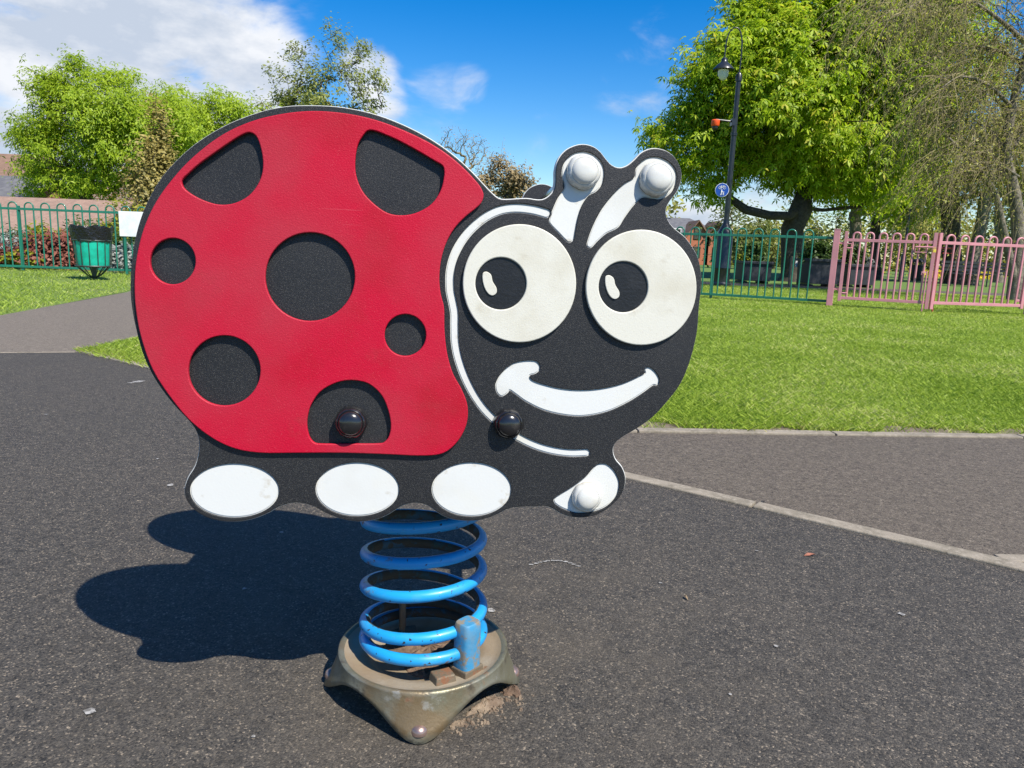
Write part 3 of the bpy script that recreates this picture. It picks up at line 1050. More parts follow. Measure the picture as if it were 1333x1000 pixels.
# pressed steel base: round dished top running out to four pointed feet
PHI = R(5)
nth = 128
prof_in = [(0, .050), (.05, .050), (.080, .051), (.088, .056), (.094, .0605), (.104, .0620), (.116, .0628), (.1235, .0640), (.1290, .0675), (.1340, .0695), (.1385, .0685)]
vs, fs = [(0, 0, .050)], []
rings = []
for r_, z in prof_in[1:]:
    rings.append([(r_, z)] * nth)
for s in (.06, .25, .5, .75, 1.0):
    ring = []
    for k in range(nth):
        th = 2 * PI * k / nth
        q = (1 + math.cos(4 * (th - PHI))) / 2
        RB = .1425 + .0205 * q ** 2.6
        ZB = .050 * (1 - q ** 1.0) ** .8 + .0015
        r_ = .1385 + (RB - .1385) * s ** 1.25
        z = .0685 + (ZB - .0685) * s ** .85
        ring.append((r_, z))
    rings.append(ring)
for ring in rings:
    for k, (r_, z) in enumerate(ring):
        th = 2 * PI * k / nth
        vs.append((r_ * math.cos(th), r_ * math.sin(th), z))
for k in range(nth):
    fs.append((0, 1 + k, 1 + (k + 1) % nth))
for i in range(len(rings) - 1):
    for k in range(nth):
        a, b = 1 + i * nth + k, 1 + i * nth + (k + 1) % nth
        fs.append((a, a + nth, b + nth, b))
bp = MB().add(vs, fs).build('base_plate', M_steel, rider, smooth=75)
bp.data.materials.append(M_dish)
for f in bp.data.polygons:
    c = f.center
    if math.hypot(c.x, c.y) < .127:
        f.material_index = 1
sm = bp.modifiers.new('solid', 'SOLIDIFY')
sm.thickness = .004
sm.offset = -1
for k in range(4):
    a = PHI + k * PI / 2
    MB().lathe([(.0135, 0), (.0135, .004), (.012, .008), (.008, .0115), (.003, .013)], 20, (.1485 * math.cos(a), .1485 * math.sin(a), .0125)).build('anchor_bolt', M_bolt, rider, smooth=60)


def clamp_at(th, first=True):
    c, s = math.cos(th), math.sin(th)
    mb = MB()
    cx, cy = .0985 * c, .0985 * s
    # an upright rounded block gripping the two lowest coils
    prof = []
    n = 8
    vs, fs = [], []
    for z, k in ((.072, 1.0), (.128, 1.0), (.143, .97), (.147, .86)):
        for i in range(24):
            a = 2 * PI * i / 24
            x = .0165 * k * math.copysign(abs(math.cos(a)) ** .5, math.cos(a))
            y = .0185 * k * math.copysign(abs(math.sin(a)) ** .5, math.sin(a))
            vs.append((cx + x * c - y * s, cy + x * s + y * c, z))
    for j in range(3):
        for i in range(24):
            a, b = j * 24 + i, j * 24 + (i + 1) % 24
            fs.append((a, b, b + 24, a + 24))
    fs.append(tuple(range(72, 96)))
    fs.append(tuple(range(23, -1, -1)))
    mb.add(vs, fs)
    mb.build('spring_clamp', M_blue_old, rider, smooth=50, bevel=.001)
    mb = MB()
    mb.box(cx, cy, .065, .036, .041, .016, th, .97)
    mb.box(.0985 * math.cos(th - .45), .0985 * math.sin(th - .45), .066, .030, .036, .016, th - .35, .85)
    mb.build('clamp_foot', M_bracket, rider, bevel=.002)


clamp_at(R(-40))
# a second clamp bolt standing at the back left inside the coil
mb = MB()
mb.tube([(-.045, .062, .045), (-.045, .062, .118)], .006, 12)
mb.lathe([(.011, 0), (.011, .007), (.009, .010)], 6, (-.045, .062, .118))
mb.box(-.045, .062, .052, .05, .03, .008, .3)
mb.build('clamp_bolt', M_bracket, rider, smooth=40)
# earth that has gathered inside the dish, broken ground at the right foot
rg = np.random.default_rng(11)


def lump(name, m, c, sx, sy, sz, seed, parent=None, n=20, rz=0.0):
    g = np.random.default_rng(seed)
    ph = g.random(12) * 6.28
    vs, fs = [], []
    rows = 8
    for i in range(rows + 1):
        a = (i / rows) * PI / 2
        for k in range(n):
            t = 2 * PI * k / n
            r_ = 1 + .22 * math.sin(3 * t + ph[0]) + .15 * math.sin(5 * t + ph[1] + 2 * a) + .1 * math.sin(9 * t + ph[2] + 5 * a) + g.uniform(-.08, .08)
            ux, uy = sx * math.cos(a) * math.cos(t) * r_, sy * math.cos(a) * math.sin(t) * r_
            vs.append((c[0] + ux * math.cos(rz) - uy * math.sin(rz), c[1] + ux * math.sin(rz) + uy * math.cos(rz), c[2] + sz * math.sin(a) * (1 + g.uniform(-.25, .25))))
    for i in range(rows):
        for k in range(n):
            a, b = i * n + k, i * n + (k + 1) % n
            fs.append((a, b, b + n, a + n))
    return MB().add(vs, fs).build(name, m, parent, smooth=40)


lump('caught_earth', M_dirt, (.01, .005, .048), .072, .06, .014, 4, rider, 32)
ch = [tag(lump('rubble_lump', M_rubble, (-.020, 1.066, -.006), .034, .012, .018, 5, None, 28, .75), 'largest pale broken screed lump under the right edge of the base plate', 'rubble'),
      tag(lump('rubble_lump', M_rubble, (-.060, 1.018, -.003), .012, .007, .009, 6), 'small yellowish rubble lump between the front bolt and the big broken piece', 'rubble'),
      tag(lump('rubble_lump', M_dirt, (.020, 1.104, -.003), .016, .012, .015, 7), 'dark crumbly rubble lump at the right foot of the base plate', 'rubble')]
g = np.random.default_rng(8)
mb = MB()
for i in range(90):
    t = g.random()
    x, y = -.075 + .115 * t + g.normal() * .010, 1.000 + .105 * t + g.normal() * .010 - .008
    r_ = .0012 + .0028 * g.random() ** 2
    mb.box(x, y, r_ * .4, r_ * 2, r_ * 1.5, r_ * 1.3, g.random() * 3, .6)
tag(mb.build('grit', M_rubble), 'loose grit scattered along the broken edge beside the base plate', 'grit', kind='stuff')
for o in ch:
    o['group'] = 'broken ground beside the base plate'
# a fallen leaf or two on the surface


def fallen_leaf(px, py, L_, rz, label, m):
    d = ray(px, py)
    p = CAM + d * (-H / d[2])
    vs = [(-L_, 0, .002), (-L_ * .3, L_ * .34, .007), (L_ * .5, L_ * .26, .006), (L_, 0, .004), (L_ * .5, -L_ * .28, .008), (-L_ * .3, -L_ * .3, .004), (0, 0, .003)]
    o = MB().add(vs, [(0, 6, 1), (1, 6, 2), (2, 6, 3), (3, 6, 4), (4, 6, 5), (5, 6, 0)]).build('fallen_leaf', m)
    s = o.modifiers.new('solid', 'SOLIDIFY')
    s.thickness = .0006
    o.location = (p[0], p[1], 0)
    o.rotation_euler = (0, 0, rz)
    tag(o, label, 'leaf', 'fallen leaves on the play surface')


M_fleaf = mat('dead_leaf', (.28, .10, .06), .8, var=[((.16, .07, .04), 120, .4, .6, .9)])
M_fleaf2 = mat('pale_dead_leaf', (.30, .22, .13), .8)
fallen_leaf(1054, 724, .016, .2, 'reddish brown fallen leaf lying on dark ground below the kerb', M_fleaf)
fallen_leaf(993, 655, .014, .9, 'dark crumpled fallen leaf at the kerb joint', M_shade_and_leaf)
fallen_leaf(893, 780, .008, 1.9, 'tiny tan fallen leaf on dark ground right of the spring', M_fleaf2)

# ------------------------------------------------------------------ railings


def hoop_mb(h_top, h_bot, half, rad=.0125):
    mb = MB()
    p = [(-half, 0, h_bot), (-half, 0, h_top - half)]
    for k in range(1, 8):
        a = PI - PI * k / 8
        p.append((half * math.cos(a), 0, h_top - half + half * math.sin(a)))
    p += [(half, 0, h_top - half), (half, 0, h_bot)]
    mb.tube(p, rad, 8)
    return mb


def railing(x0, y0, x1, y1, spacing, label, posts, h=1.2):
    root = empty('railing', (x0, y0, 0), math.atan2(y1 - y0, x1 - x0))
    tag(root, label, 'fence', 'green bow top railings')
    L_ = math.hypot(x1 - x0, y1 - y0)
    MB().box(L_ / 2, 0, h - .115, L_, .018, .042).build('top_rail', M_greenp, root, bevel=.004)
    MB().box(L_ / 2, 0, .07, L_, .018, .042).build('bottom_rail', M_greenp, root, bevel=.004)
    n = int(L_ / spacing)
    hm = hoop_mb(h, .07, spacing * .27)
    first = hm.build('hoop', M_greenp, root, smooth=50)
    for k in range(n):
        o = first if k == 0 else first.copy()
        if k:
            C.objects.link(o)
            o.parent = root
        o.location = (spacing * (k + .5), 0, 0)
    for t in posts:
        MB().box(t * L_, .03, (h - .06) / 2, .045, .045, h - .06).build('post', M_greenp, root, bevel=.004)
    return root


railing(-15.0, 13.05, -6.3, 13.55, .28, 'green bow top railing behind the green litter bin', (0.05, .36, .7, .985))
railing(-6.2, 13.56, 1.9, 13.62, .28, 'green bow top railing mostly hidden behind the ladybird rider', (.0, .33, .66, 1.0))
railing(2.0, 13.55, 5.10, 12.15, .262, 'green bow top railing ending at the pink gate post', (.0, .45))

# pink gates: two posts, two leaves
GL = np.array([GX(1079, 12.05), 12.05])
GM = np.array([GX(1208, 11.5), 11.5])
GR = np.array([GX(1338, 11.7), 11.7])


def gate_post(p, label):
    root = empty('gate_post', (p[0], p[1], 0))
    tag(root, label, 'gate post', 'pink gate posts')
    MB().box(0, 0, .605, .095, .095, 1.21).build('shaft', M_pinkp, root, bevel=.006)
    MB().box(0, 0, 1.216, .102, .102, .012).build('cap', M_pinkp, root, bevel=.003)
    for z in (.27, 1.0):
        mb = MB()
        mb.tube([(.047, 0, z), (.11, 0, z)], .011, 8)
        mb.lathe([(.018, 0), (.018, .05)], 10, (.115, 0, z - .025))
        mb.build('hinge', M_pinkp, root, smooth=40)
    return root


pl = gate_post(GL, 'pink square gate post where the green railing ends')
pr = gate_post(GR, 'pink square gate post at the right edge of the photo')
pl.rotation_euler.z = math.atan2(GM[1] - GL[1], GM[0] - GL[0])
pr.rotation_euler.z = math.atan2(GM[1] - GR[1], GM[0] - GR[0])


def gate_leaf(a, b, label, bolt_end):
    root = empty('gate_leaf', (a[0], a[1], 0), math.atan2(b[1] - a[1], b[0] - a[0]))
    tag(root, label, 'gate', 'pink double gate leaves')
    L_ = float(np.hypot(*(b - a)))
    x0, x1 = .14, L_ - .035
    mb = MB()
    mb.box((x0 + x1) / 2, 0, 1.055, x1 - x0, .03, .045)
    mb.box((x0 + x1) / 2, 0, .14, x1 - x0, .03, .045)
    mb.box(x0, 0, .64, .05, .042, 1.10)
    mb.box(x1, 0, .62, .05, .042, 1.16)
    mb.build('frame', M_pinkp, root, bevel=.003)
    n = 6
    sp = (x1 - x0 - .12) / n
    first = hoop_mb(1.175, .14, sp * .28, .0155).build('hoop', M_pinkp, root, smooth=50)
    for k in range(n):
        o = first if k == 0 else first.copy()
        if k:
            C.objects.link(o)
            o.parent = root
        o.location = (x0 + .06 + sp * (k + .5), 0, 0)
    mb = MB()
    for xe, s in ((x0 + .03, 1),):
        mb.tube([(xe, -.01, 1.0), (xe + .055 * s, -.01, 1.0), (xe + .055 * s, -.01, .2), (xe, -.01, .2)], .008, 8)
        mb.tube([(xe, -.012, .93), (xe + .07, -.012, .93)], .012, 8)
        mb.tube([(xe, -.012, .22), (xe + .07, -.012, .22)], .012, 8)
    mb.build('hinge_bracket', M_pinkp, root, smooth=40)
    mb = MB()
    s = 1 if bolt_end > 0 else -1
    mb.tube([(x1 - .06, -.035, .62), (x1 - .06, -.035, .0)], .011, 8)
    mb.tube([(x1 - .06, -.035, .60), (x1 - .13, -.05, .60), (x1 - .13, -.05, .56)], .009, 8)
    mb.build('drop_bolt', M_redbolt if bolt_end else M_pinkp, root, smooth=40)
    mb = MB()
    mb.tube([(x1 - .02, -.035, .98), (x1 - .26, -.04, .98)], .014, 8)
    mb.tube([(x1 - .26, -.04, .98), (x1 - .26, -.04, .90), (x1 - .10, -.04, .90)], .008, 8)
    mb.build('latch', M_redbolt if bolt_end else M_pinkp, root, smooth=40)
    return root


gate_leaf(GL, GM, 'left leaf of the pink double gate beside the green railing', 0)
gate_leaf(GR, GM, 'right leaf of the pink double gate with red scraped latch', 1)
mb = MB()
mb.box(0, 0, 0, .045, .022, .04)
mb.tube([(-.013, 0, .02), (-.013, 0, .045), (0, 0, .055), (.013, 0, .045), (.013, 0, .02)], .005, 8)
o = mb.build('padlock', M_brass, bevel=.003)
o.location = (GM[0] - .06, GM[1] - .05, .925)
tag(o, 'brass padlock hanging where the two pink gate leaves meet', 'padlock')

# ------------------------------------------------------------------ litter bin and notice board
BX = GX(123, 11.6)
bn = empty('litter_bin', (BX, 11.6, 0), R(6))
tag(bn, 'bright green litter bin in a slatted cage with black liner on a post', 'bin')
MB().lathe([(.032, 0), (.032, .20)], 14).build('post', M_bins, bn, smooth=40)
MB().lathe([(.222, .20), (.232, .24), (.258, .58), (.260, .60)], 36).build('inner_shell', M_bin, bn, smooth=50)
mb = MB()
ns = 14
for k in range(ns):
    a = 2 * PI * k / ns
    c, s = math.cos(a), math.sin(a)
    mb.tube([(.03 * c, .03 * s, .02), (.10 * c, .10 * s, .07), (.245 * c, .245 * s, .21), (.265 * c, .265 * s, .60)], .0075, 6)
mb.build('slat_cage', M_bins, bn, smooth=50)
mb = MB()
for r_, z in ((.248, .21), (.268, .60)):
    mb.tube([(r_ * math.cos(2 * PI * k / 36), r_ * math.sin(2 * PI * k / 36), z) for k in range(37)], .011, 6)
mb.build('hoop_band', M_bins, bn, smooth=50)
vs, fs = [], []
n = 60
prof = [(.270, .585), (.274, .61), (.285, .68), (.295, .76), (.302, .80), (.30, .815), (.28, .79), (.262, .60)]
for r_, z in prof:
    for k in range(n):
        a = 2 * PI * k / n
        w = 1 + .025 * math.sin(9 * a + z * 20) + .018 * math.sin(17 * a + z * 33)
        vs.append((r_ * w * math.cos(a), r_ * w * math.sin(a), z + .012 * math.sin(5 * a) + .008 * math.sin(11 * a)))
for i in range(len(prof) - 1):
    for k in range(n):
        a, b = i * n + k, i * n + (k + 1) % n
        fs.append((a, b, b + n, a + n))
MB().add(vs, fs).build('bin_liner', M_liner, bn, smooth=60)

p = W(176, 292, 13.40)
nb = empty('notice_board', (p[0], 13.44, 0), R(3))
tag(nb, 'plain white notice board fixed behind the green railing', 'sign')
MB().box(0, 0, p[2], .60, .012, .44).build('face_board', M_board, nb, bevel=.003)
mb = MB()
for sx in (-.22, .22):
    mb.box(sx, .02, (p[2] + .2) / 2, .04, .025, p[2] + .2)
mb.build('support_post', M_greenp, nb)

# ------------------------------------------------------------------ lamp post with camera and sign
LY = 18.7
LX = GX(938, LY)
lp = empty('lamp_post', (LX, LY, 0))
tag(lp, 'tall black ornamental lamp post with swan neck beyond the railing', 'street lamp')
MB().lathe([(.24, 0), (.24, .06), (.205, .10), (.20, .42), (.212, .44), (.205, .47), (.20, 1.22), (.17, 1.34), (.085, 1.50), (.075, 1.56), (.068, 1.62)], 28).build('base', M_lampb, lp, smooth=40)
MB().lathe([(.066, 1.62), (.062, 3.6), (.075, 3.61), (.075, 3.68), (.058, 3.69), (.055, 4.85), (.072, 4.86), (.072, 5.0), (.03, 5.06)], 20).build('column', M_lampb, lp, smooth=40)
neck = [(0, 0, 5.0), (.01, 0, 5.5), (-.02, 0, 5.85), (-.10, 0, 6.02), (-.20, 0, 6.05), (-.30, 0, 5.97), (-.36, 0, 5.80), (-.38, 0, 5.55), (-.38, 0, 5.36)]
MB().tube([tuple(q) for q in smooth_loop(neck, 5, closed=False)], .016, 10).build('swan_neck', M_lampb, lp, smooth=60)
ln = MB().lathe([(.03, .28), (.07, .25), (.075, .19), (.10, .16), (.15, .12), (.24, .03), (.25, 0), (.15, .005)][::-1], 24, (-.38, 0, 5.10)).build('lantern_hood', M_lampb, lp, smooth=40)
MB().lathe([(.02, -.24), (.08, -.20), (.125, -.10), (.13, 0)], 20, (-.38, 0, 5.098)).build('glass_bowl', M_glass_l, ln, smooth=60)

pc = W(932, 160, LY - .05)
cc = empty('security_camera', (LX - .055, LY, pc[2]))
tag(cc, 'orange security camera on a short arm on the black lamp post', 'camera')
dx = pc[0] - (LX - .055)
mb = MB()
mb.tube([(0, 0, .05), (dx + .02, 0, .08), (dx, 0, .05)], .025, 8)
mb.box(.0, 0, .03, .08, .16, .16)
mb.build('arm', M_lampb, cc)
MB().lathe([(.085, -.07), (.10, -.05), (.10, .06), (.08, .08)], 16, (dx, 0, 0)).build('housing', M_orange, cc, smooth=40)
MB().lathe([(.02, -.17), (.06, -.15), (.075, -.09), (.07, -.071)], 16, (dx, 0, 0)).build('lens_dome', M_lampb, cc, smooth=60)

ps = W(942, 247, LY - .25)
rs = empty('path_sign', (ps[0], LY - .11, ps[2]), R(-12))
tag(rs, 'round blue sign with white cycle above adult and child on lamp post', 'sign')


def disc(r_, y0, y1, n=40, c=(0, 0)):
    mb = MB()
    vs = [(c[0] + r_ * math.cos(2 * PI * k / n), y, c[1] + r_ * math.sin(2 * PI * k / n)) for y in (y0, y1) for k in range(n)]
    fs = [tuple(range(n)), tuple(range(2 * n - 1, n - 1, -1))] + [(k, k + n, (k + 1) % n + n, (k + 1) % n) for k in range(n)]
    return mb.add(vs, fs)


disc(.165, 0, -.01).build('sign_rim', M_signw, rs)
disc(.155, -.0101, -.014).build('blue_disc', M_signb, rs)
mb = MB()
yf = -.017


def seg(a, b, w=.008):
    mb.tube([(a[0], yf, a[1]), (b[0], yf, b[1])], w / 2, 6)


for cx in (-.052, .052):
    mb.tube([(cx + .032 * math.cos(2 * PI * k / 20), yf, .055 + .032 * math.sin(2 * PI * k / 20)) for k in range(21)], .004, 6)
for a, b in [((-.052, .055), (-.028, .095)), ((-.028, .095), (.03, .095)), ((.03, .095), (0, .055)), ((0, .055), (-.052, .055)), ((-.028, .095), (0, .055)), ((.052, .055), (.028, .112)), ((.028, .112), (.045, .115)), ((-.033, .103), (-.02, .103))]:
    seg(a, b)
mb.tube([(-.012, yf, -.005), (-.012, yf, -.03), (-.012, yf, -.068)], [.010, .016, .012], 8)
mb.tube([(-.018, yf, -.068), (-.030, yf, -.12)], .007, 6)
mb.tube([(-.006, yf, -.068), (.004, yf, -.12)], .007, 6)
mb.tube([(-.012, yf, .005), (-.012, yf, .024)], [.010, .010], 8)
mb.tube([(.0, yf, -.02), (.032, yf, -.062)], .005, 6)
mb.tube([(.040, yf, -.05), (.040, yf, -.09)], [.008, .012], 8)
mb.tube([(.036, yf, -.09), (.032, yf, -.12)], .005, 6)
mb.tube([(.044, yf, -.09), (.048, yf, -.12)], .005, 6)
mb.tube([(.040, yf, -.043), (.040, yf, -.028)], .008, 8)
mb.build('cycle_and_walkers', M_signw, rs)
MB().box(.03, .03, 0, .05, .06, .06).build('clip', M_lampb, rs)

# ------------------------------------------------------------------ trees


def skeleton(base, fork, targets, r_tip, seed, wob=.12, lift=.25, droop=0.0):
    """trunk to the fork, then every target joined to the nearest limb; radii by the pipe rule"""
    g = np.random.default_rng(seed)
    base, fork = np.array(base, float), np.array(fork, float)
    nodes = [base]
    par = [-1]
    nt = 6
    for k in range(1, nt + 1):
        t = k / nt
        nodes.append(base + (fork - base) * t + np.array([g.normal() * .03, g.normal() * .03, 0]) * np.linalg.norm(fork - base) * .25)
        par.append(len(nodes) - 2)
    order = np.argsort([np.linalg.norm(np.array(t) - fork) for t in targets])
    for i in order:
        t = np.array(targets[i], float)
        A = np.array(nodes[5:])
        dv = t - A
        dist = np.linalg.norm(dv, axis=1) + 1.3 * np.maximum(0, A[:, 2] - t[2] + .05 * np.linalg.norm(t - fork))
        j = int(np.argmin(dist)) + 5
        s = nodes[j]
        L_ = np.linalg.norm(t - s)
        m = max(2, int(L_ / .55))
        prev = j
        off = g.normal(size=3) * L_ * wob
        for k in range(1, m + 1):
            q = k / m
            p = s + (t - s) * q + off * math.sin(PI * q) + np.array([0, 0, lift * L_ * math.sin(PI * q) * .5 - droop * L_ * q * q])
            if k < m:
                p = p + g.normal(size=3) * L_ * .025
            nodes.append(p)
            par.append(prev)
            prev = len(nodes) - 1
    n = len(nodes)
    kids = np.zeros(n)
    E = 2.3
    acc = np.zeros(n)
    rad = np.zeros(n)
    for i in range(n - 1, -1, -1):
        rad[i] = acc[i] ** (1 / E) if acc[i] > 0 else r_tip
        if par[i] >= 0:
            acc[par[i]] += rad[i] ** E
    return np.array(nodes), par, rad


def limbs_mesh(name, nodes, par, rad, m, parent, trunk_r=None, n=6, flare=True):
    mb = MB()
    sc = 1.0 if trunk_r is None else trunk_r / rad[1]
    q = lambda r_: r_ * (1 + (sc - 1) * min(1, r_ / rad[1]))
    main = {}
    for i in range(1, len(nodes)):
        if par[i] not in main or rad[i] > rad[main[par[i]]]:
            main[par[i]] = i
    starts = [0] + [i for i in range(1, len(nodes)) if main[par[i]] != i]
    for i in starts:
        chain = [nodes[par[i]]] if i else []
        rs_ = [q(rad[i]) * 1.15] if i else []
        k = i
        while True:
            chain.append(nodes[k])
            rs_.append(q(rad[k]))
            if k not in main:
                break
            k = main[k]
        if i == 0 and flare:
            rs_[0] *= 1.5
        if len(chain) > 1:
            big = max(rs_)
            mb.tube([tuple(c) for c in chain], rs_, 12 if big > .1 else (6 if big > .03 else 4), caps=False)
    return mb.build(name, m, parent, smooth=70)


def leaf_cloud(name, centres, sig, per, size, m, parent, seed, up=.8, origin=None, flat=.8, squash=.8, out=.6, palm=0):
    g = np.random.default_rng(seed)
    cs = np.repeat(np.array(centres, float), per, axis=0)
    n = len(cs)
    sg = np.repeat(np.atleast_1d(sig) if np.ndim(sig) else np.full(len(centres), sig), per)
    off = g.normal(size=(n, 3)) * sg[:, None]
    off[:, 2] *= squash
    P = cs + off
    nr = g.normal(size=(n, 3)) * .5
    nr[:, 2] += up * .6
    nr += np.array(to_sun) * .55          # leaves turn towards the light
    if origin is not None:
        o = P - np.array(origin)
        o /= np.linalg.norm(o, axis=1)[:, None] + 1e-9
        nr += o * out
    nr /= np.linalg.norm(nr, axis=1)[:, None]
    t = g.normal(size=(n, 3))
    t -= nr * np.sum(t * nr, 1)[:, None]
    t /= np.linalg.norm(t, axis=1)[:, None]
    b = np.cross(nr, t)
    s = size * (.6 + .8 * g.random(n))
    s = s[:, None]
    if palm:
        # hand shaped leaves: leaflets fan out from one point and hang at their tips
        vs = []
        dn = np.array([0, 0, -1.0])
        for k in range(palm):
            a = (k - (palm - 1) / 2) * (2 * np.pi * .78 / (palm - 1)) if palm > 1 else 0
            dr = t * np.cos(a) + b * np.sin(a)
            sd = np.cross(nr, dr)
            ln = s * (.62 - .10 * abs(k - (palm - 1) / 2))
            q = np.empty((n, 4, 3))
            q[:, 0] = P
            q[:, 1] = P + dr * ln * .62 + sd * ln * .20 + dn * ln * .16
            q[:, 2] = P + dr * ln + dn * ln * .50
            q[:, 3] = P + dr * ln * .62 - sd * ln * .20 + dn * ln * .16
            vs.append(q)
        return np_mesh(name, np.stack(vs, 1).reshape(-1, 3), 4, m, parent)
    v = np.empty((n, 4, 3))
    v[:, 0] = P - t * s * .55
    v[:, 1] = P + b * s * .36 * flat + nr * s * .10
    v[:, 2] = P + t * s * .6 - nr * s * .12
    v[:, 3] = P - b * s * .36 * flat + nr * s * .10
    return np_mesh(name, v.reshape(-1, 3), 4, m, parent)


def lobe_points(lobes, Y, depth, n, seed, shell=.55):
    """clump centres in a crown made of ellipsoid lobes; each lobe is (column, row, half width, half height) in photo units at depth Y plus a depth offset"""
    g = np.random.default_rng(seed)
    k = Y / F_PX
    L_ = []
    for lb in lobes:
        px, py, rx, ry = lb[:4]
        dy = lb[4] if len(lb) > 4 else 0
        c = W(px, py, Y + dy)
        L_.append((c, np.array([rx * k, min(depth, (rx + ry) * .5 * k * 1.05), ry * k])))
    wts = np.array([l[1][0] * l[1][1] * l[1][2] for l in L_]) ** .75
    wts /= wts.sum()
    pts_ = []
    # boughs: smaller lumps scattered over the main lobes give an uneven outline
    nb = max(8, n // 14)
    for i in g.choice(len(L_), nb, p=wts):
        c, r_ = L_[i]
        d = g.normal(size=3)
        d /= np.linalg.norm(d)
        L_.append((c + d * r_ * (.55 + .5 * g.random()), np.maximum(.35, r_ * (.22 + .2 * g.random()))))
    base_n = len(lobes)
    sub = g.integers(base_n, len(L_), n)
    main = g.choice(base_n, n, p=wts)
    for i in np.where(g.random(n) < .72, sub, main):
        c, r_ = L_[i]
        d = g.normal(size=3)
        d /= np.linalg.norm(d)
        rad = (shell + (1 - shell) * g.random()) if g.random() < .75 else g.random() ** .5
        pts_.append(c + d * r_ * rad)
    return np.array(pts_), np.mean([l[0] for l in L_], axis=0)


def tree(label, base_px, Y, fork_px, lobes, depth, nclump, per, sig, size, lm, bark, trunk_r, seed, r_tip=.012, nbranch=60, group=None, up=.8, cat='tree', squash=.8, shell=.55, zmin=.6, palm=0, wob=.12, lift=.25):
    bx = GX(base_px, Y)
    root = empty('tree', (bx, Y, 0))
    tag(root, label, cat, group)
    pts_, ctr = lobe_points(lobes, Y, depth, nclump, seed, shell)
    pts_ = pts_[pts_[:, 2] > zmin]
    off = np.array([bx, Y, 0])
    pts_ = pts_ - off
    fk = W(fork_px[0], fork_px[1], Y) - off
    g = np.random.default_rng(seed + 1)
    sel = pts_[g.choice(len(pts_), min(nbranch, len(pts_)), replace=False)]
    nodes, par, rad = skeleton((0, 0, -.05), fk, sel, r_tip, seed + 2, wob, lift)
    limbs_mesh('trunk', nodes, par, rad, bark, root, trunk_r)
    leaf_cloud('crown', pts_, sig, per, size, lm, root, seed + 3, up, ctr - off, squash=squash, palm=palm)
    return root


# the big horse chestnut beyond the railing
tree('broad bright green chestnut tree with dark forked trunk behind lamp post', 1031, 25, (1031, 298),
     [(1010, 115, 100, 90), (935, 125, 48, 55), (930, 205, 50, 48), (1080, 120, 110, 110), (1050, 25, 75, 60), (1150, 180, 80, 85), (862, 172, 20, 9), (905, 185, 36, 50), (1130, 40, 90, 85), (1035, 200, 70, 46), (965, 75, 45, 42),
      (1110, 225, 60, 40), (1200, 90, 70, 90), (898, 240, 26, 22), (1010, 20, 42, 40), (912, 85, 24, 26)], 4.2, 3400, 14, .24, .27, L_chest, M_bark, .36, 21, nbranch=170, shell=.90, palm=5)
# woodland trees to its right
trees_r = [
    ('leafy green tree with twin pale trunk right of the chestnut', 1113, 30, (1113, 280), [(1100, 215, 60, 45), (1150, 235, 55, 42), (1130, 170, 60, 50)], 3.2, 300, 40, .36, .20, L_chest, M_bark_p, .22, 31),
    ('green tree with dark trunk above the grey planter', 1141, 33, (1140, 285), [(1150, 240, 60, 45), (1195, 255, 45, 32), (1170, 200, 60, 50)], 3.2, 260, 40, .36, .20, L_chest, M_bark, .20, 41),
    ('olive budding tree with thick dark trunk behind the gate middle', 1240, 31, (1236, 262), [(1235, 205, 70, 55), (1285, 225, 60, 50), (1260, 150, 70, 60)], 3.2, 260, 26, .42, .15, L_bud, M_bark, .36, 51),
    ('budding tree with leaning pale trunk behind the right gate leaf', 1262, 29, (1286, 240), [(1300, 190, 60, 55), (1340, 215, 50, 50)], 3.0, 200, 24, .42, .15, L_bud, M_bark_p, .22, 61),
    ('slim budding tree with grey trunk seen through right gate bars', 1300, 36, (1300, 270), [(1310, 200, 50, 60), (1345, 230, 50, 60)], 3.0, 160, 26, .42, .16, L_bud, M_bark_p, .18, 71),
]
for t in trees_r:
    tree(*t, group='park trees behind the pink gate')

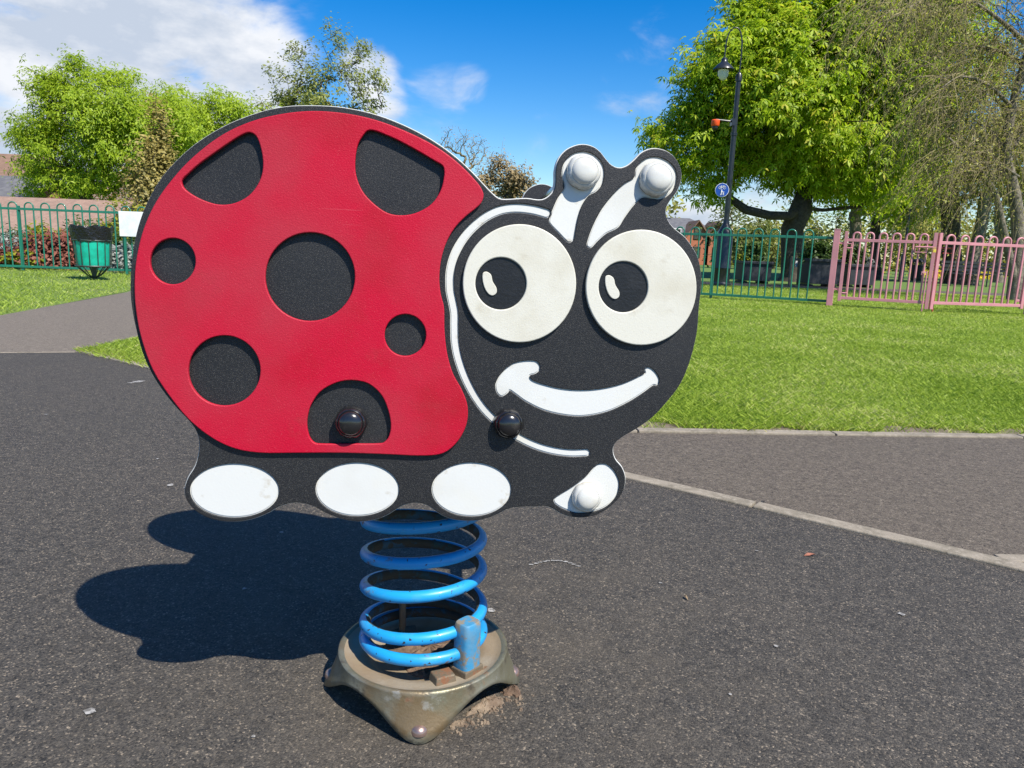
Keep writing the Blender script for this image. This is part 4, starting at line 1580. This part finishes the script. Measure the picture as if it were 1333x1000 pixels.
# the drooping tree that fills the upper right corner
def weeping(label, base_px, Y, stems, limbs, ntw, seed):
    bx = GX(base_px, Y)
    root = empty('tree', (bx, Y, 0))
    tag(root, label, 'tree', 'park trees behind the pink gate')
    off = np.array([bx, Y, 0])
    g = np.random.default_rng(seed)
    mb = MB()
    limb_pts = []
    for path, ra, rb, dys in stems + limbs:
        P = [W(q[0], q[1], Y + dys * i / max(1, len(path) - 1)) - off for i, q in enumerate(path)]
        if (path, ra, rb, dys) in stems:
            P[0] = np.array([P[0][0], P[0][1], -.05])
        S = smooth_loop(P, 6, closed=False)
        rs_ = [ra + (rb - ra) * i / (len(S) - 1) for i in range(len(S))]
        mb.tube([tuple(s) for s in S], rs_, 8)
        if (path, ra, rb, dys) in limbs:
            limb_pts += list(S[4:])
        else:
            limb_pts += list(S[len(S) * 2 // 3:])
    mb.build('trunk', M_bark_p, root, smooth=70)
    limb_pts = np.array(limb_pts)
    # secondary branches, then fine hanging twigs
    bmb = MB()
    tv, leafp = [], []
    for i in range(ntw):
        p = limb_pts[g.integers(len(limb_pts))] + g.normal(size=3) * np.array([.25, .35, .2])
        ln_ = .9 + 1.4 * g.random()
        d = np.array([-.5 + .7 * g.normal(), .5 * g.normal(), .25 + .35 * g.normal()])
        d /= np.linalg.norm(d)
        path = [p]
        m = 7
        for k in range(m):
            d = d + np.array([-.03, 0, -.22 - .08 * g.random()]) + g.normal(size=3) * .10
            d /= np.linalg.norm(d)
            path.append(path[-1] + d * ln_ / m)
        r0_ = .0055 + .006 * g.random()
        bmb.tube([tuple(q) for q in path], [r0_ * (1 - .7 * k / m) for k in range(m + 1)], 3, caps=False)
        for k in range(2, m + 1):
            leafp.append(path[k])
            # side twiglets
            if g.random() < .75:
                s = g.normal(size=3) * .5 + d * .7 + np.array([0, 0, -.5])
                s /= np.linalg.norm(s)
                l2 = .25 + .4 * g.random()
                q1 = path[k] + s * l2 * .5
                q2 = q1 + (s + np.array([0, 0, -.4])) * l2 * .5
                bmb.tube([tuple(path[k]), tuple(q1), tuple(q2)], [.0042, .0035, .002], 3, caps=False)
                leafp.append(q2)
    bmb.build('hanging_twigs', M_twig, root)
    leaf_cloud('crown', np.array(leafp), .05, 2, .05, L_bud, root, seed + 4, .2)
    return root


weeping('drooping brown twigged tree with leaning mottled trunks at the right edge', 1322, 17,
        [([(1322, 380), (1326, 320), (1322, 262), (1310, 200), (1318, 140), (1340, 60)], .17, .07, 0), ([(1330, 378), (1306, 300), (1294, 250), (1270, 215), (1235, 180)], .10, .03, -.5)],
        [([(1340, 60), (1300, 25), (1260, 0), (1215, -5), (1180, 12)], .05, .012, -1.5), ([(1318, 140), (1285, 110), (1250, 100), (1225, 115)], .045, .010, -1.0), ([(1340, 90), (1310, 70), (1270, 60), (1235, 55)], .05, .012, 1.2),
         ([(1310, 200), (1285, 165), (1255, 155), (1235, 165)], .04, .01, 1.5), ([(1345, 30), (1330, -20), (1280, -40), (1220, -40), (1160, -25)], .05, .012, .5), ([(1335, 120), (1350, 80), (1390, 40)], .05, .02, .5), ([(1320, 190), (1350, 150), (1385, 120)], .05, .02, .5),
         ([(1326, 230), (1300, 215), (1275, 220)], .03, .008, -1)], 820, 81)

# left: bright green trees, a golden conifer, the sparse tall one and the brown crowns
tree('bright lime green spreading tree behind the left roofs', 110, 34, (112, 235), [(115, 155, 62, 55), (65, 205, 45, 30), (46, 108, 13, 20), (150, 140, 50, 42), (58, 165, 36, 24), (112, 98, 22, 20), (160, 195, 70, 45), (26, 182, 20, 10), (95, 240, 60, 22), (210, 165, 45, 42), (72, 130, 24, 22)],
     3.8, 1500, 17, .26, .25, L_lime, M_bark, .28, 101, palm=3, nbranch=110, group='trees beyond the left railing')
tree('lime green tree whose crown slopes behind the ladybird shell', 270, 38, (270, 240), [(240, 165, 55, 45), (290, 160, 50, 36), (330, 170, 45, 30), (250, 215, 60, 40), (310, 215, 60, 40)],
     3.8, 1000, 17, .30, .27, L_lime, M_bark, .26, 111, palm=3, group='trees beyond the left railing')
tree('narrow golden brown conifer in front of the lime green tree', 203, 26, (203, 235), [(203, 160, 9, 26), (203, 195, 18, 32), (201, 232, 26, 36), (200, 268, 30, 34)], 1.2, 240, 40, .17, .13, L_gold, M_bark, .12, 121, group='trees beyond the left railing', squash=1.6)
tree('tall sparse olive tree standing above the ladybird shell', 432, 40, (432, 175), [(388, 100, 30, 34), (415, 78, 34, 30), (445, 68, 30, 34), (470, 92, 30, 34), (484, 128, 22, 24), (430, 118, 52, 34), (395, 130, 38, 22), (455, 135, 42, 22), (438, 46, 8, 10), (372, 128, 16, 14)],
     2.4, 430, 18, .19, .14, L_sparse, M_bark, .13, 131, nbranch=230, group='trees beyond the left railing', r_tip=.008, wob=.04, lift=.1)
tree('pale sparse tree peeping over the shell left of the tall olive tree', 352, 44, (352, 180), [(352, 150, 32, 22), (370, 175, 40, 26)], 2.2, 70, 22, .4, .15, L_sparse, M_bark, .2, 141, group='trees beyond the left railing')
tree('bare brown branched tree above the shoulder of the ladybird', 606, 46, (606, 245), [(600, 205, 26, 30), (630, 208, 26, 26), (588, 182, 10, 18), (648, 212, 16, 20), (612, 190, 20, 16), (655, 196, 6, 14)], 2.0, 420, 2, .2, .09, L_brown, M_twig, .14, 151, nbranch=420, group='trees beyond the left railing', r_tip=.009, wob=.05, lift=.05)
tree('round brown crowned tree between the shell and the antennae', 658, 44, (658, 258), [(650, 240, 36, 26), (672, 236, 22, 22), (630, 252, 24, 18)], 2.2, 150, 40, .26, .16, L_brown, M_bark, .2, 161, group='trees beyond the left railing')
# far-off wood as one mass, well beyond the railings
g = np.random.default_rng(77)
cen = []
for i in range(1000):
    x = g.uniform(-70, 75)
    y = 66 + 10 * g.random()
    top = 2.4 + 1.4 * math.sin(x * .21) + 1.1 * math.sin(x * .53 + 1) + (1.8 if x > 12 else 0)
    if 14 < x < 21:
        top *= .6
    cen.append((x, y, g.random() ** .8 * max(1.2, top)))
fw = leaf_cloud('far_wood', cen, .8, 30, .5, L_bud, None, 78, .4)
tag(fw, 'far off olive green wood along the park edge', 'wood', kind='stuff')
cen = [(x, 70 + 4 * g.random(), g.random() * 1.4) for x in g.uniform(-70, 75, 600)]
fw = leaf_cloud('far_hedge', cen, .6, 14, .45, L_olive, None, 79, .4)
tag(fw, 'far off green hedge under the wood', 'hedge', kind='stuff')
# mid-distance budding trees between chestnut and gate, seen under the crowns
for i, (px, Y, a, lbl) in enumerate([(960, 48, 262, 'hazy pale budding tree behind the lamp post base'), (1005, 55, 278, 'small pale budding tree seen left of the chestnut trunk'), (1075, 52, 272, 'pale budding tree seen right of the chestnut trunk'), (1200, 50, 255, 'pale budding tree behind the centre of the pink gate'), (1325, 48, 245, 'pale budding tree at the right edge behind the gate')]):
    tree(lbl, px, Y, (px, 320), [(px, a + 35, 34, 40), (px + 22, a + 50, 26, 30), (px - 22, a + 52, 26, 30)], 2.4, 170, 14, .5, .22, L_bud if i % 2 else L_olive, M_twig, .16, 200 + 10 * i, nbranch=110, group='pale trees across the park', r_tip=.02)

# ------------------------------------------------------------------ planters and small park things


def shrub(name, label, x, y, z, rx, ry, rz, n, per, size, m, seed, cat='shrub', group=None):
    g = np.random.default_rng(seed)
    root = empty(name, (x, y, z))
    tag(root, label, cat, group)
    c = g.normal(size=(n, 3))
    c /= np.linalg.norm(c, axis=1)[:, None]
    c *= (.35 + .65 * g.random(n))[:, None]
    c *= np.array([rx, ry, rz])
    c[:, 2] = np.abs(c[:, 2]) * 1.0 + .03
    leaf_cloud('foliage', c, min(rx, rz) * .16, per, size, m, root, seed + 1, .5, (0, 0, 0))
    mb = MB()
    for i in range(min(n, 14)):
        q = c[i]
        mb.tube([(q[0] * .1, q[1] * .1, -.02), (q[0] * .5, q[1] * .5, q[2] * .6), tuple(q)], [.012, .008, .004], 4, caps=False)
    mb.build('stems', M_bark, root)
    return root


def planter(px0, px1, ytop, Y, label):
    xa, xb = GX(px0, Y), GX(px1, Y)
    h = W((px0 + px1) / 2, ytop, Y)[2]
    root = empty('planter', ((xa + xb) / 2, Y + .4, 0), R(4))
    tag(root, label, 'planter', 'dark square planters beyond the railing')
    w = xb - xa
    mb = MB()
    mb.box(0, 0, h / 2 + .03, w * .92, .8, h - .06, 0, 1.06)
    for sx in (-1, 1):
        mb.box(sx * w * .36, 0, .02, .12, .7, .06)
    mb.build('tub', M_planter, root, bevel=.015)
    mb = MB()
    for yy, ww, dd in ((-.44, w * 1.03, .07), (.44, w * 1.03, .07)):
        mb.box(0, yy, h, ww, dd, .08)
    for xx in (-1, 1):
        mb.box(xx * w * .48, 0, h, .07, .80, .08)
    mb.build('rim', M_planter, root, bevel=.01)
    MB().box(0, 0, h - .012, w * .90, .8, .02).build('soil', M_dirt, root)
    return root, ((xa + xb) / 2, Y + .4, h)


_, a = planter(964, 1003, 342, 21.6, 'dark grey square planter left of the chestnut trunk')
shrub('potted_shrub', 'dark bushy shrub growing in the planter left of the chestnut', a[0] + .05, a[1], a[2], .36, .3, .62, 60, 40, .09, L_dark, 301, group='planter shrubs')
shrub('potted_flowers', 'low yellowish plants at the left end of the left planter', a[0] - .28, a[1], a[2], .2, .25, .2, 20, 26, .06, L_yellow, 302, group='planter shrubs')
_, a = planter(1049, 1092, 339, 21.0, 'large dark planter just left of the pink gate post')
shrub('potted_shrub', 'dark spiky shrub in the planter behind the pink post', a[0], a[1], a[2], .5, .3, .5, 60, 30, .10, L_dark, 303, group='planter shrubs')
_, a = planter(1102, 1137, 346, 21.6, 'dark grey planter behind the left pink gate leaf')
shrub('potted_shrub', 'dark leafy shrub in the planter behind the left gate leaf', a[0] - .1, a[1], a[2], .32, .3, .6, 50, 34, .09, L_dark, 304, group='planter shrubs')
shrub('potted_flowers', 'pale flowering plants at the right end of that gate planter', a[0] + .25, a[1], a[2], .22, .25, .25, 22, 26, .06, L_greysh, 305, group='planter shrubs')

x = GX(1028, 21.0)
mb = MB()
mb.lathe([(.055, 0), (.055, .74), (.045, .79), (.01, .80)], 12)
o = mb.build('wooden_stake', M_stake, smooth=40)
o.location = (x, 21.0, 0)
tag(o, 'short round wooden stake in front of the chestnut trunk', 'stake')
p = W(1041, 342, 22)
sg = empty('park_sign', (p[0], 22, 0))
tag(sg, 'small white park sign on a post right of chestnut trunk', 'sign')
MB().box(0, 0, p[2], .24, .02, .27).build('face_board', M_board, sg)
MB().box(0, .03, (p[2] + .1) / 2, .04, .04, p[2] + .1).build('support_post', M_planter, sg)
x = GX(1192.5, 33)
lb = empty('litter_bin', (x, 33, 0))
tag(lb, 'dark round litter bin on far grass behind pink gate', 'bin')
MB().lathe([(.22, 0), (.24, .05), (.25, .62), (.27, .64), (.27, .68)], 20).build('drum', M_planter, lb, smooth=40)
MB().lathe([(.27, .80), (.28, .82), (.25, .90), (.08, .96)], 20).build('hood', M_planter, lb, smooth=40)
mb = MB()
for k in range(4):
    aa = k * PI / 2 + .5
    mb.box(.24 * math.cos(aa), .24 * math.sin(aa), .74, .03, .03, .14)
mb.build('hood_struts', M_planter, lb)
x = GX(1172, 30)
dl = empty('lamp_post', (x, 30, 0))
tag(dl, 'thin distant lamp post between green trees behind gate', 'street lamp')
MB().lathe([(.10, 0), (.10, 1.0), (.05, 1.1), (.04, 3.7), (.03, 3.9)], 12).build('column', M_lampb, dl, smooth=40)
mb = MB()
mb.tube([(0, 0, 3.85), (-.1, 0, 3.98), (-.28, 0, 3.96)], .02, 8)
mb.build('arm', M_lampb, dl)
MB().lathe([(.05, -.06), (.13, -.02), (.12, .04), (.03, .08)], 14, (-.3, 0, 3.92)).build('lantern', M_lampb, dl, smooth=40)


def bench(px, Y, label, rz):
    root = empty('park_bench', (GX(px, Y), Y, 0), rz)
    tag(root, label, 'bench', 'black park benches on the far grass')
    mb = MB()
    for k in range(4):
        mb.box(0, -.2 + k * .12, .45, 1.6, .09, .03)
    mb.build('seat', M_lampb, root)
    mb = MB()
    for k in range(3):
        mb.box(0, .24 + k * .02, .58 + k * .13, 1.6, .03, .09)
    mb.build('backrest', M_lampb, root)
    for sx in (-.7, .7):
        mb = MB()
        mb.tube([(sx, -.2, 0), (sx, -.2, .62), (sx, .2, .64)], .025, 8)
        mb.tube([(sx, .27, 0), (sx, .22, .44), (sx, .30, .88)], .025, 8)
        mb.tube([(sx, -.2, .42), (sx, .22, .42)], .025, 8)
        mb.build('leg', M_lampb, root)


bench(1255, 27, 'black park bench behind right gate leaf, nearer the gate middle', .1)
bench(1287, 28.5, 'black park bench behind right gate leaf, nearer the mottled trunks', -.1)
g = np.random.default_rng(5)
cen = [(GX(px, 40) , 40 + 3 * g.random(), .18 + .1 * g.random()) for px in list(g.uniform(1215, 1262, 90)) + list(g.uniform(1270, 1318, 110)) + list(g.uniform(1146, 1152, 6))]
tag(leaf_cloud('daffodils', cen, .12, 10, .11, M_petal, None, 91, .3), 'yellow daffodils in drifts on the far grass', 'flowers', kind='stuff')

# ------------------------------------------------------------------ buildings


def gable_house(name, label, x0, x1, y0, y1, eave, ridge, wall_m, roof_m, cat, windows=(), over=.3, hip=0.0, chimney=None, rz=0, tagline=None):
    cx, cy = (x0 + x1) / 2, (y0 + y1) / 2
    root = empty(name, (cx, cy, 0), rz)
    tag(root, label, cat, tagline)
    w, d = (x1 - x0) / 2, (y1 - y0) / 2
    mb = MB()
    if hip:
        mb.box(0, 0, eave / 2, 2 * w, 2 * d, eave)
    else:
        mb.add([(-w, -d, 0), (w, -d, 0), (w, d, 0), (-w, d, 0), (-w, -d, eave), (w, -d, eave), (w, d, eave), (-w, d, eave), (-w, 0, ridge - .08), (w, 0, ridge - .08)],
               [(0, 1, 5, 4), (2, 3, 7, 6), (1, 2, 6, 9, 5), (3, 0, 4, 8, 7)])
    mb.build('wall', wall_m, root)
    W_, D_ = w + over, d + over
    e2 = eave - .08
    hx = W_ - hip
    vs = [(-W_, -D_, e2), (W_, -D_, e2), (W_, D_, e2), (-W_, D_, e2), (-hx, 0, ridge), (hx, 0, ridge)]
    rf = MB().add(vs, [(0, 1, 5, 4), (2, 3, 4, 5), (1, 2, 5), (3, 0, 4), (3, 2, 1, 0)] if hip else [(0, 1, 5, 4), (2, 3, 4, 5)]).build('roof', roof_m, root)
    s = rf.modifiers.new('solid', 'SOLIDIFY')
    s.thickness = .12
    s.offset = 1
    for wx, wz, ww, wh in windows:
        f = MB().box(wx, -d - .02, wz, ww, .09, wh).build('window', M_wframe, root)
        mb = MB()
        nn = 2 if ww > .8 else 1
        for k in range(nn):
            mb.box(wx + (k - (nn - 1) / 2) * ww / nn, -d - .068, wz, ww / nn - .10, .02, wh - .14)
        mb.build('pane', M_darkglass, f)
    if chimney:
        MB().box(chimney, 0, ridge + .3, .6, .5, 1.2).build('chimney', wall_m, rf)
    return root


# orange brick block of flats far right
Yb = 62
xa, xb = GX(770, Yb), GX(938, Yb)
e_ = W(905, 305, Yb)[2]
r_ = W(905, 283, Yb)[2]
flat = gable_house('apartment_building', 'orange brick apartment block with grey hipped roof beyond railing', xa, xb, Yb, Yb + 9, e_, r_, M_brick_o, M_slate, 'building',
                   [(x_, z_, .7, .95) for z_ in (.9, 2.4) for x_ in np.linspace(-(xb - xa) / 2 + .8, (xb - xa) / 2 - .8, 7)], over=.35, hip=2.2)
# two projecting gabled bays on it
for k, fx in enumerate((.78, .93, .5)):
    bx_ = (fx - .5) * (xb - xa)
    mb = MB()
    e3, r3 = e_ - .25, r_ - .25
    hw = .95
    mb.add([(bx_ - hw, -5.6, 0), (bx_ + hw, -5.6, 0), (bx_ + hw, -4.5, 0), (bx_ - hw, -4.5, 0), (bx_ - hw, -5.6, e3), (bx_ + hw, -5.6, e3), (bx_ + hw, -4.5, e3), (bx_ - hw, -4.5, e3), (bx_, -5.6, r3 - .1)],
           [(0, 1, 5, 8, 4), (1, 2, 6, 5), (3, 0, 4, 7)])
    bay = mb.build('bay', M_brick_o, flat)
    mb = MB()
    mb.add([(bx_ - hw - .25, -5.85, e3 - .2), (bx_, -5.85, r3), (bx_, -2.0, r3), (bx_ - hw - .25, -2.0, e3 - .2), (bx_ + hw + .25, -5.85, e3 - .2), (bx_ + hw + .25, -2.0, e3 - .2)], [(0, 1, 2, 3), (1, 4, 5, 2)])
    q = mb.build('bay_roof', M_browntile, bay)
    s = q.modifiers.new('solid', 'SOLIDIFY')
    s.thickness = .1
    for zz in (1.0, 2.5):
        MB().box(bx_, -5.63, zz, .6, .08, .9).build('bay_window', M_darkglass, bay)
# low bungalow at the left behind the bed
Yl = 22
xa, xb = GX(-190, Yl), GX(100, Yl)
ez, rz_ = W(50, 309, Yl)[2], W(50, 262, Yl + 2.6)[2]
bung = gable_house('bungalow', 'low bungalow with pinkish brown tiled roof behind the left railing', xa, xb, Yl + .3, Yl + 5.5, ez + .06, rz_, M_brick_r, M_pinktile, 'building',
                   [(x_, .2, 1.1, .36) for x_ in (-3.0, -.6, 1.7)], over=.35)
x = (xb - xa) / 2
MB().add([(x + .36, -3.0, ez - .1), (x + .40, -3.0, ez - .1), (x + .40, 0, rz_ + .1), (x + .36, 0, rz_ + .1), (x + .36, 0, rz_ - .12), (x + .40, 0, rz_ - .12), (x + .36, -3.0, ez - .3), (x + .40, -3.0, ez - .3)],
         [(0, 1, 2, 3), (7, 6, 4, 5), (0, 3, 4, 6), (1, 7, 5, 2), (0, 6, 7, 1)]).build('gable_shade_board', M_shade_and_leaf, bung)  # near-black board: the shade on the gable end put into its colour
Yh = 36
xa, xb = GX(-120, Yh), GX(26, Yh)
gable_house('brick_house', 'grey slate roofed house at the left photo edge', xa, xb, Yh, Yh + 6, W(10, 268, Yh)[2], W(10, 232, Yh + 3)[2], M_brick_r, M_slate, 'building', [(2.0, 1.2, 1.0, 1.0)], over=.25)
Yh = 46
xa, xb = GX(-100, Yh), GX(24, Yh)
gable_house('brick_house', 'brown tiled roof of a taller house behind the slate roof', xa, xb, Yh, Yh + 7, W(10, 234, Yh)[2], W(10, 203, Yh + 3.5)[2], M_brick_r, M_browntile, 'building', [(1.6, 2.2, 1.2, 1.1)], over=.3)
Yh = 40
xa, xb = GX(66, Yh), GX(120, Yh)
e1, r1 = W(90, 240, Yh)[2], W(90, 222, Yh + 2)[2]
gable_house('brick_house', 'red brick house with white windows under the lime green tree', xa, xb, Yh, Yh + 5, e1, r1, M_brick_r, M_slate, 'building', [(-.35, e1 - .55, .85, .8), (-.35, .9, .85, .9)], over=.2)

# planting bed behind the left railing
bed = [('reddish brown leafed shrub left of the litter bin', 66, 14.6, .75, .62, L_redsh, 150, 30), ('dusky red leafed shrub behind the litter bin', 92, 15.0, .7, .6, L_redsh, 140, 30), ('rounded yellow green shrub behind the red shrubs', 62, 16.2, .55, .80, L_yellow, 90, 26),
       ('bright yellow low shrub at the foot of left railing', 30, 14.3, .42, .30, L_yellow, 60, 26), ('grey leafed shrub right of the litter bin', 158, 14.6, .48, .46, L_greysh, 100, 26), ('dark red low shrub at the far left railing', 6, 14.5, .5, .33, L_redsh, 70, 26),
       ('dark evergreen shrub below the notice board', 176, 15.4, .7, .72, L_dark, 120, 30), ('dark shrub standing in for the shade between bin and bungalow gable', 118, 18.5, .75, .95, L_dark, 150, 30), ('pale grey shrub at the left end of the bed', 12, 16.6, .6, .62, L_greysh, 80, 26), ('dark shrub in shade under the bungalow eaves', 40, 18.5, .9, .7, L_dark, 110, 26),  # the shrub by the gable puts the shade there into dark leaves
       ('golden shrub rising right of the golden conifer foot', 170, 19.0, .9, 1.6, L_yellow, 160, 26)]
for i, (lbl, px, Y, rx, rz_, m, n, per) in enumerate(bed):
    shrub('shrub', lbl, GX(px, Y), Y, 0, rx, rx * .7, rz_, n, per, .085, m, 400 + 5 * i, group='shrubs in the bed behind the left railing')
sheet('planting_bed', [(-30, 13.9), (-5.2, 14.3), (-5.2, 19.5), (-30, 19.5)], -.0045, M_dirt)
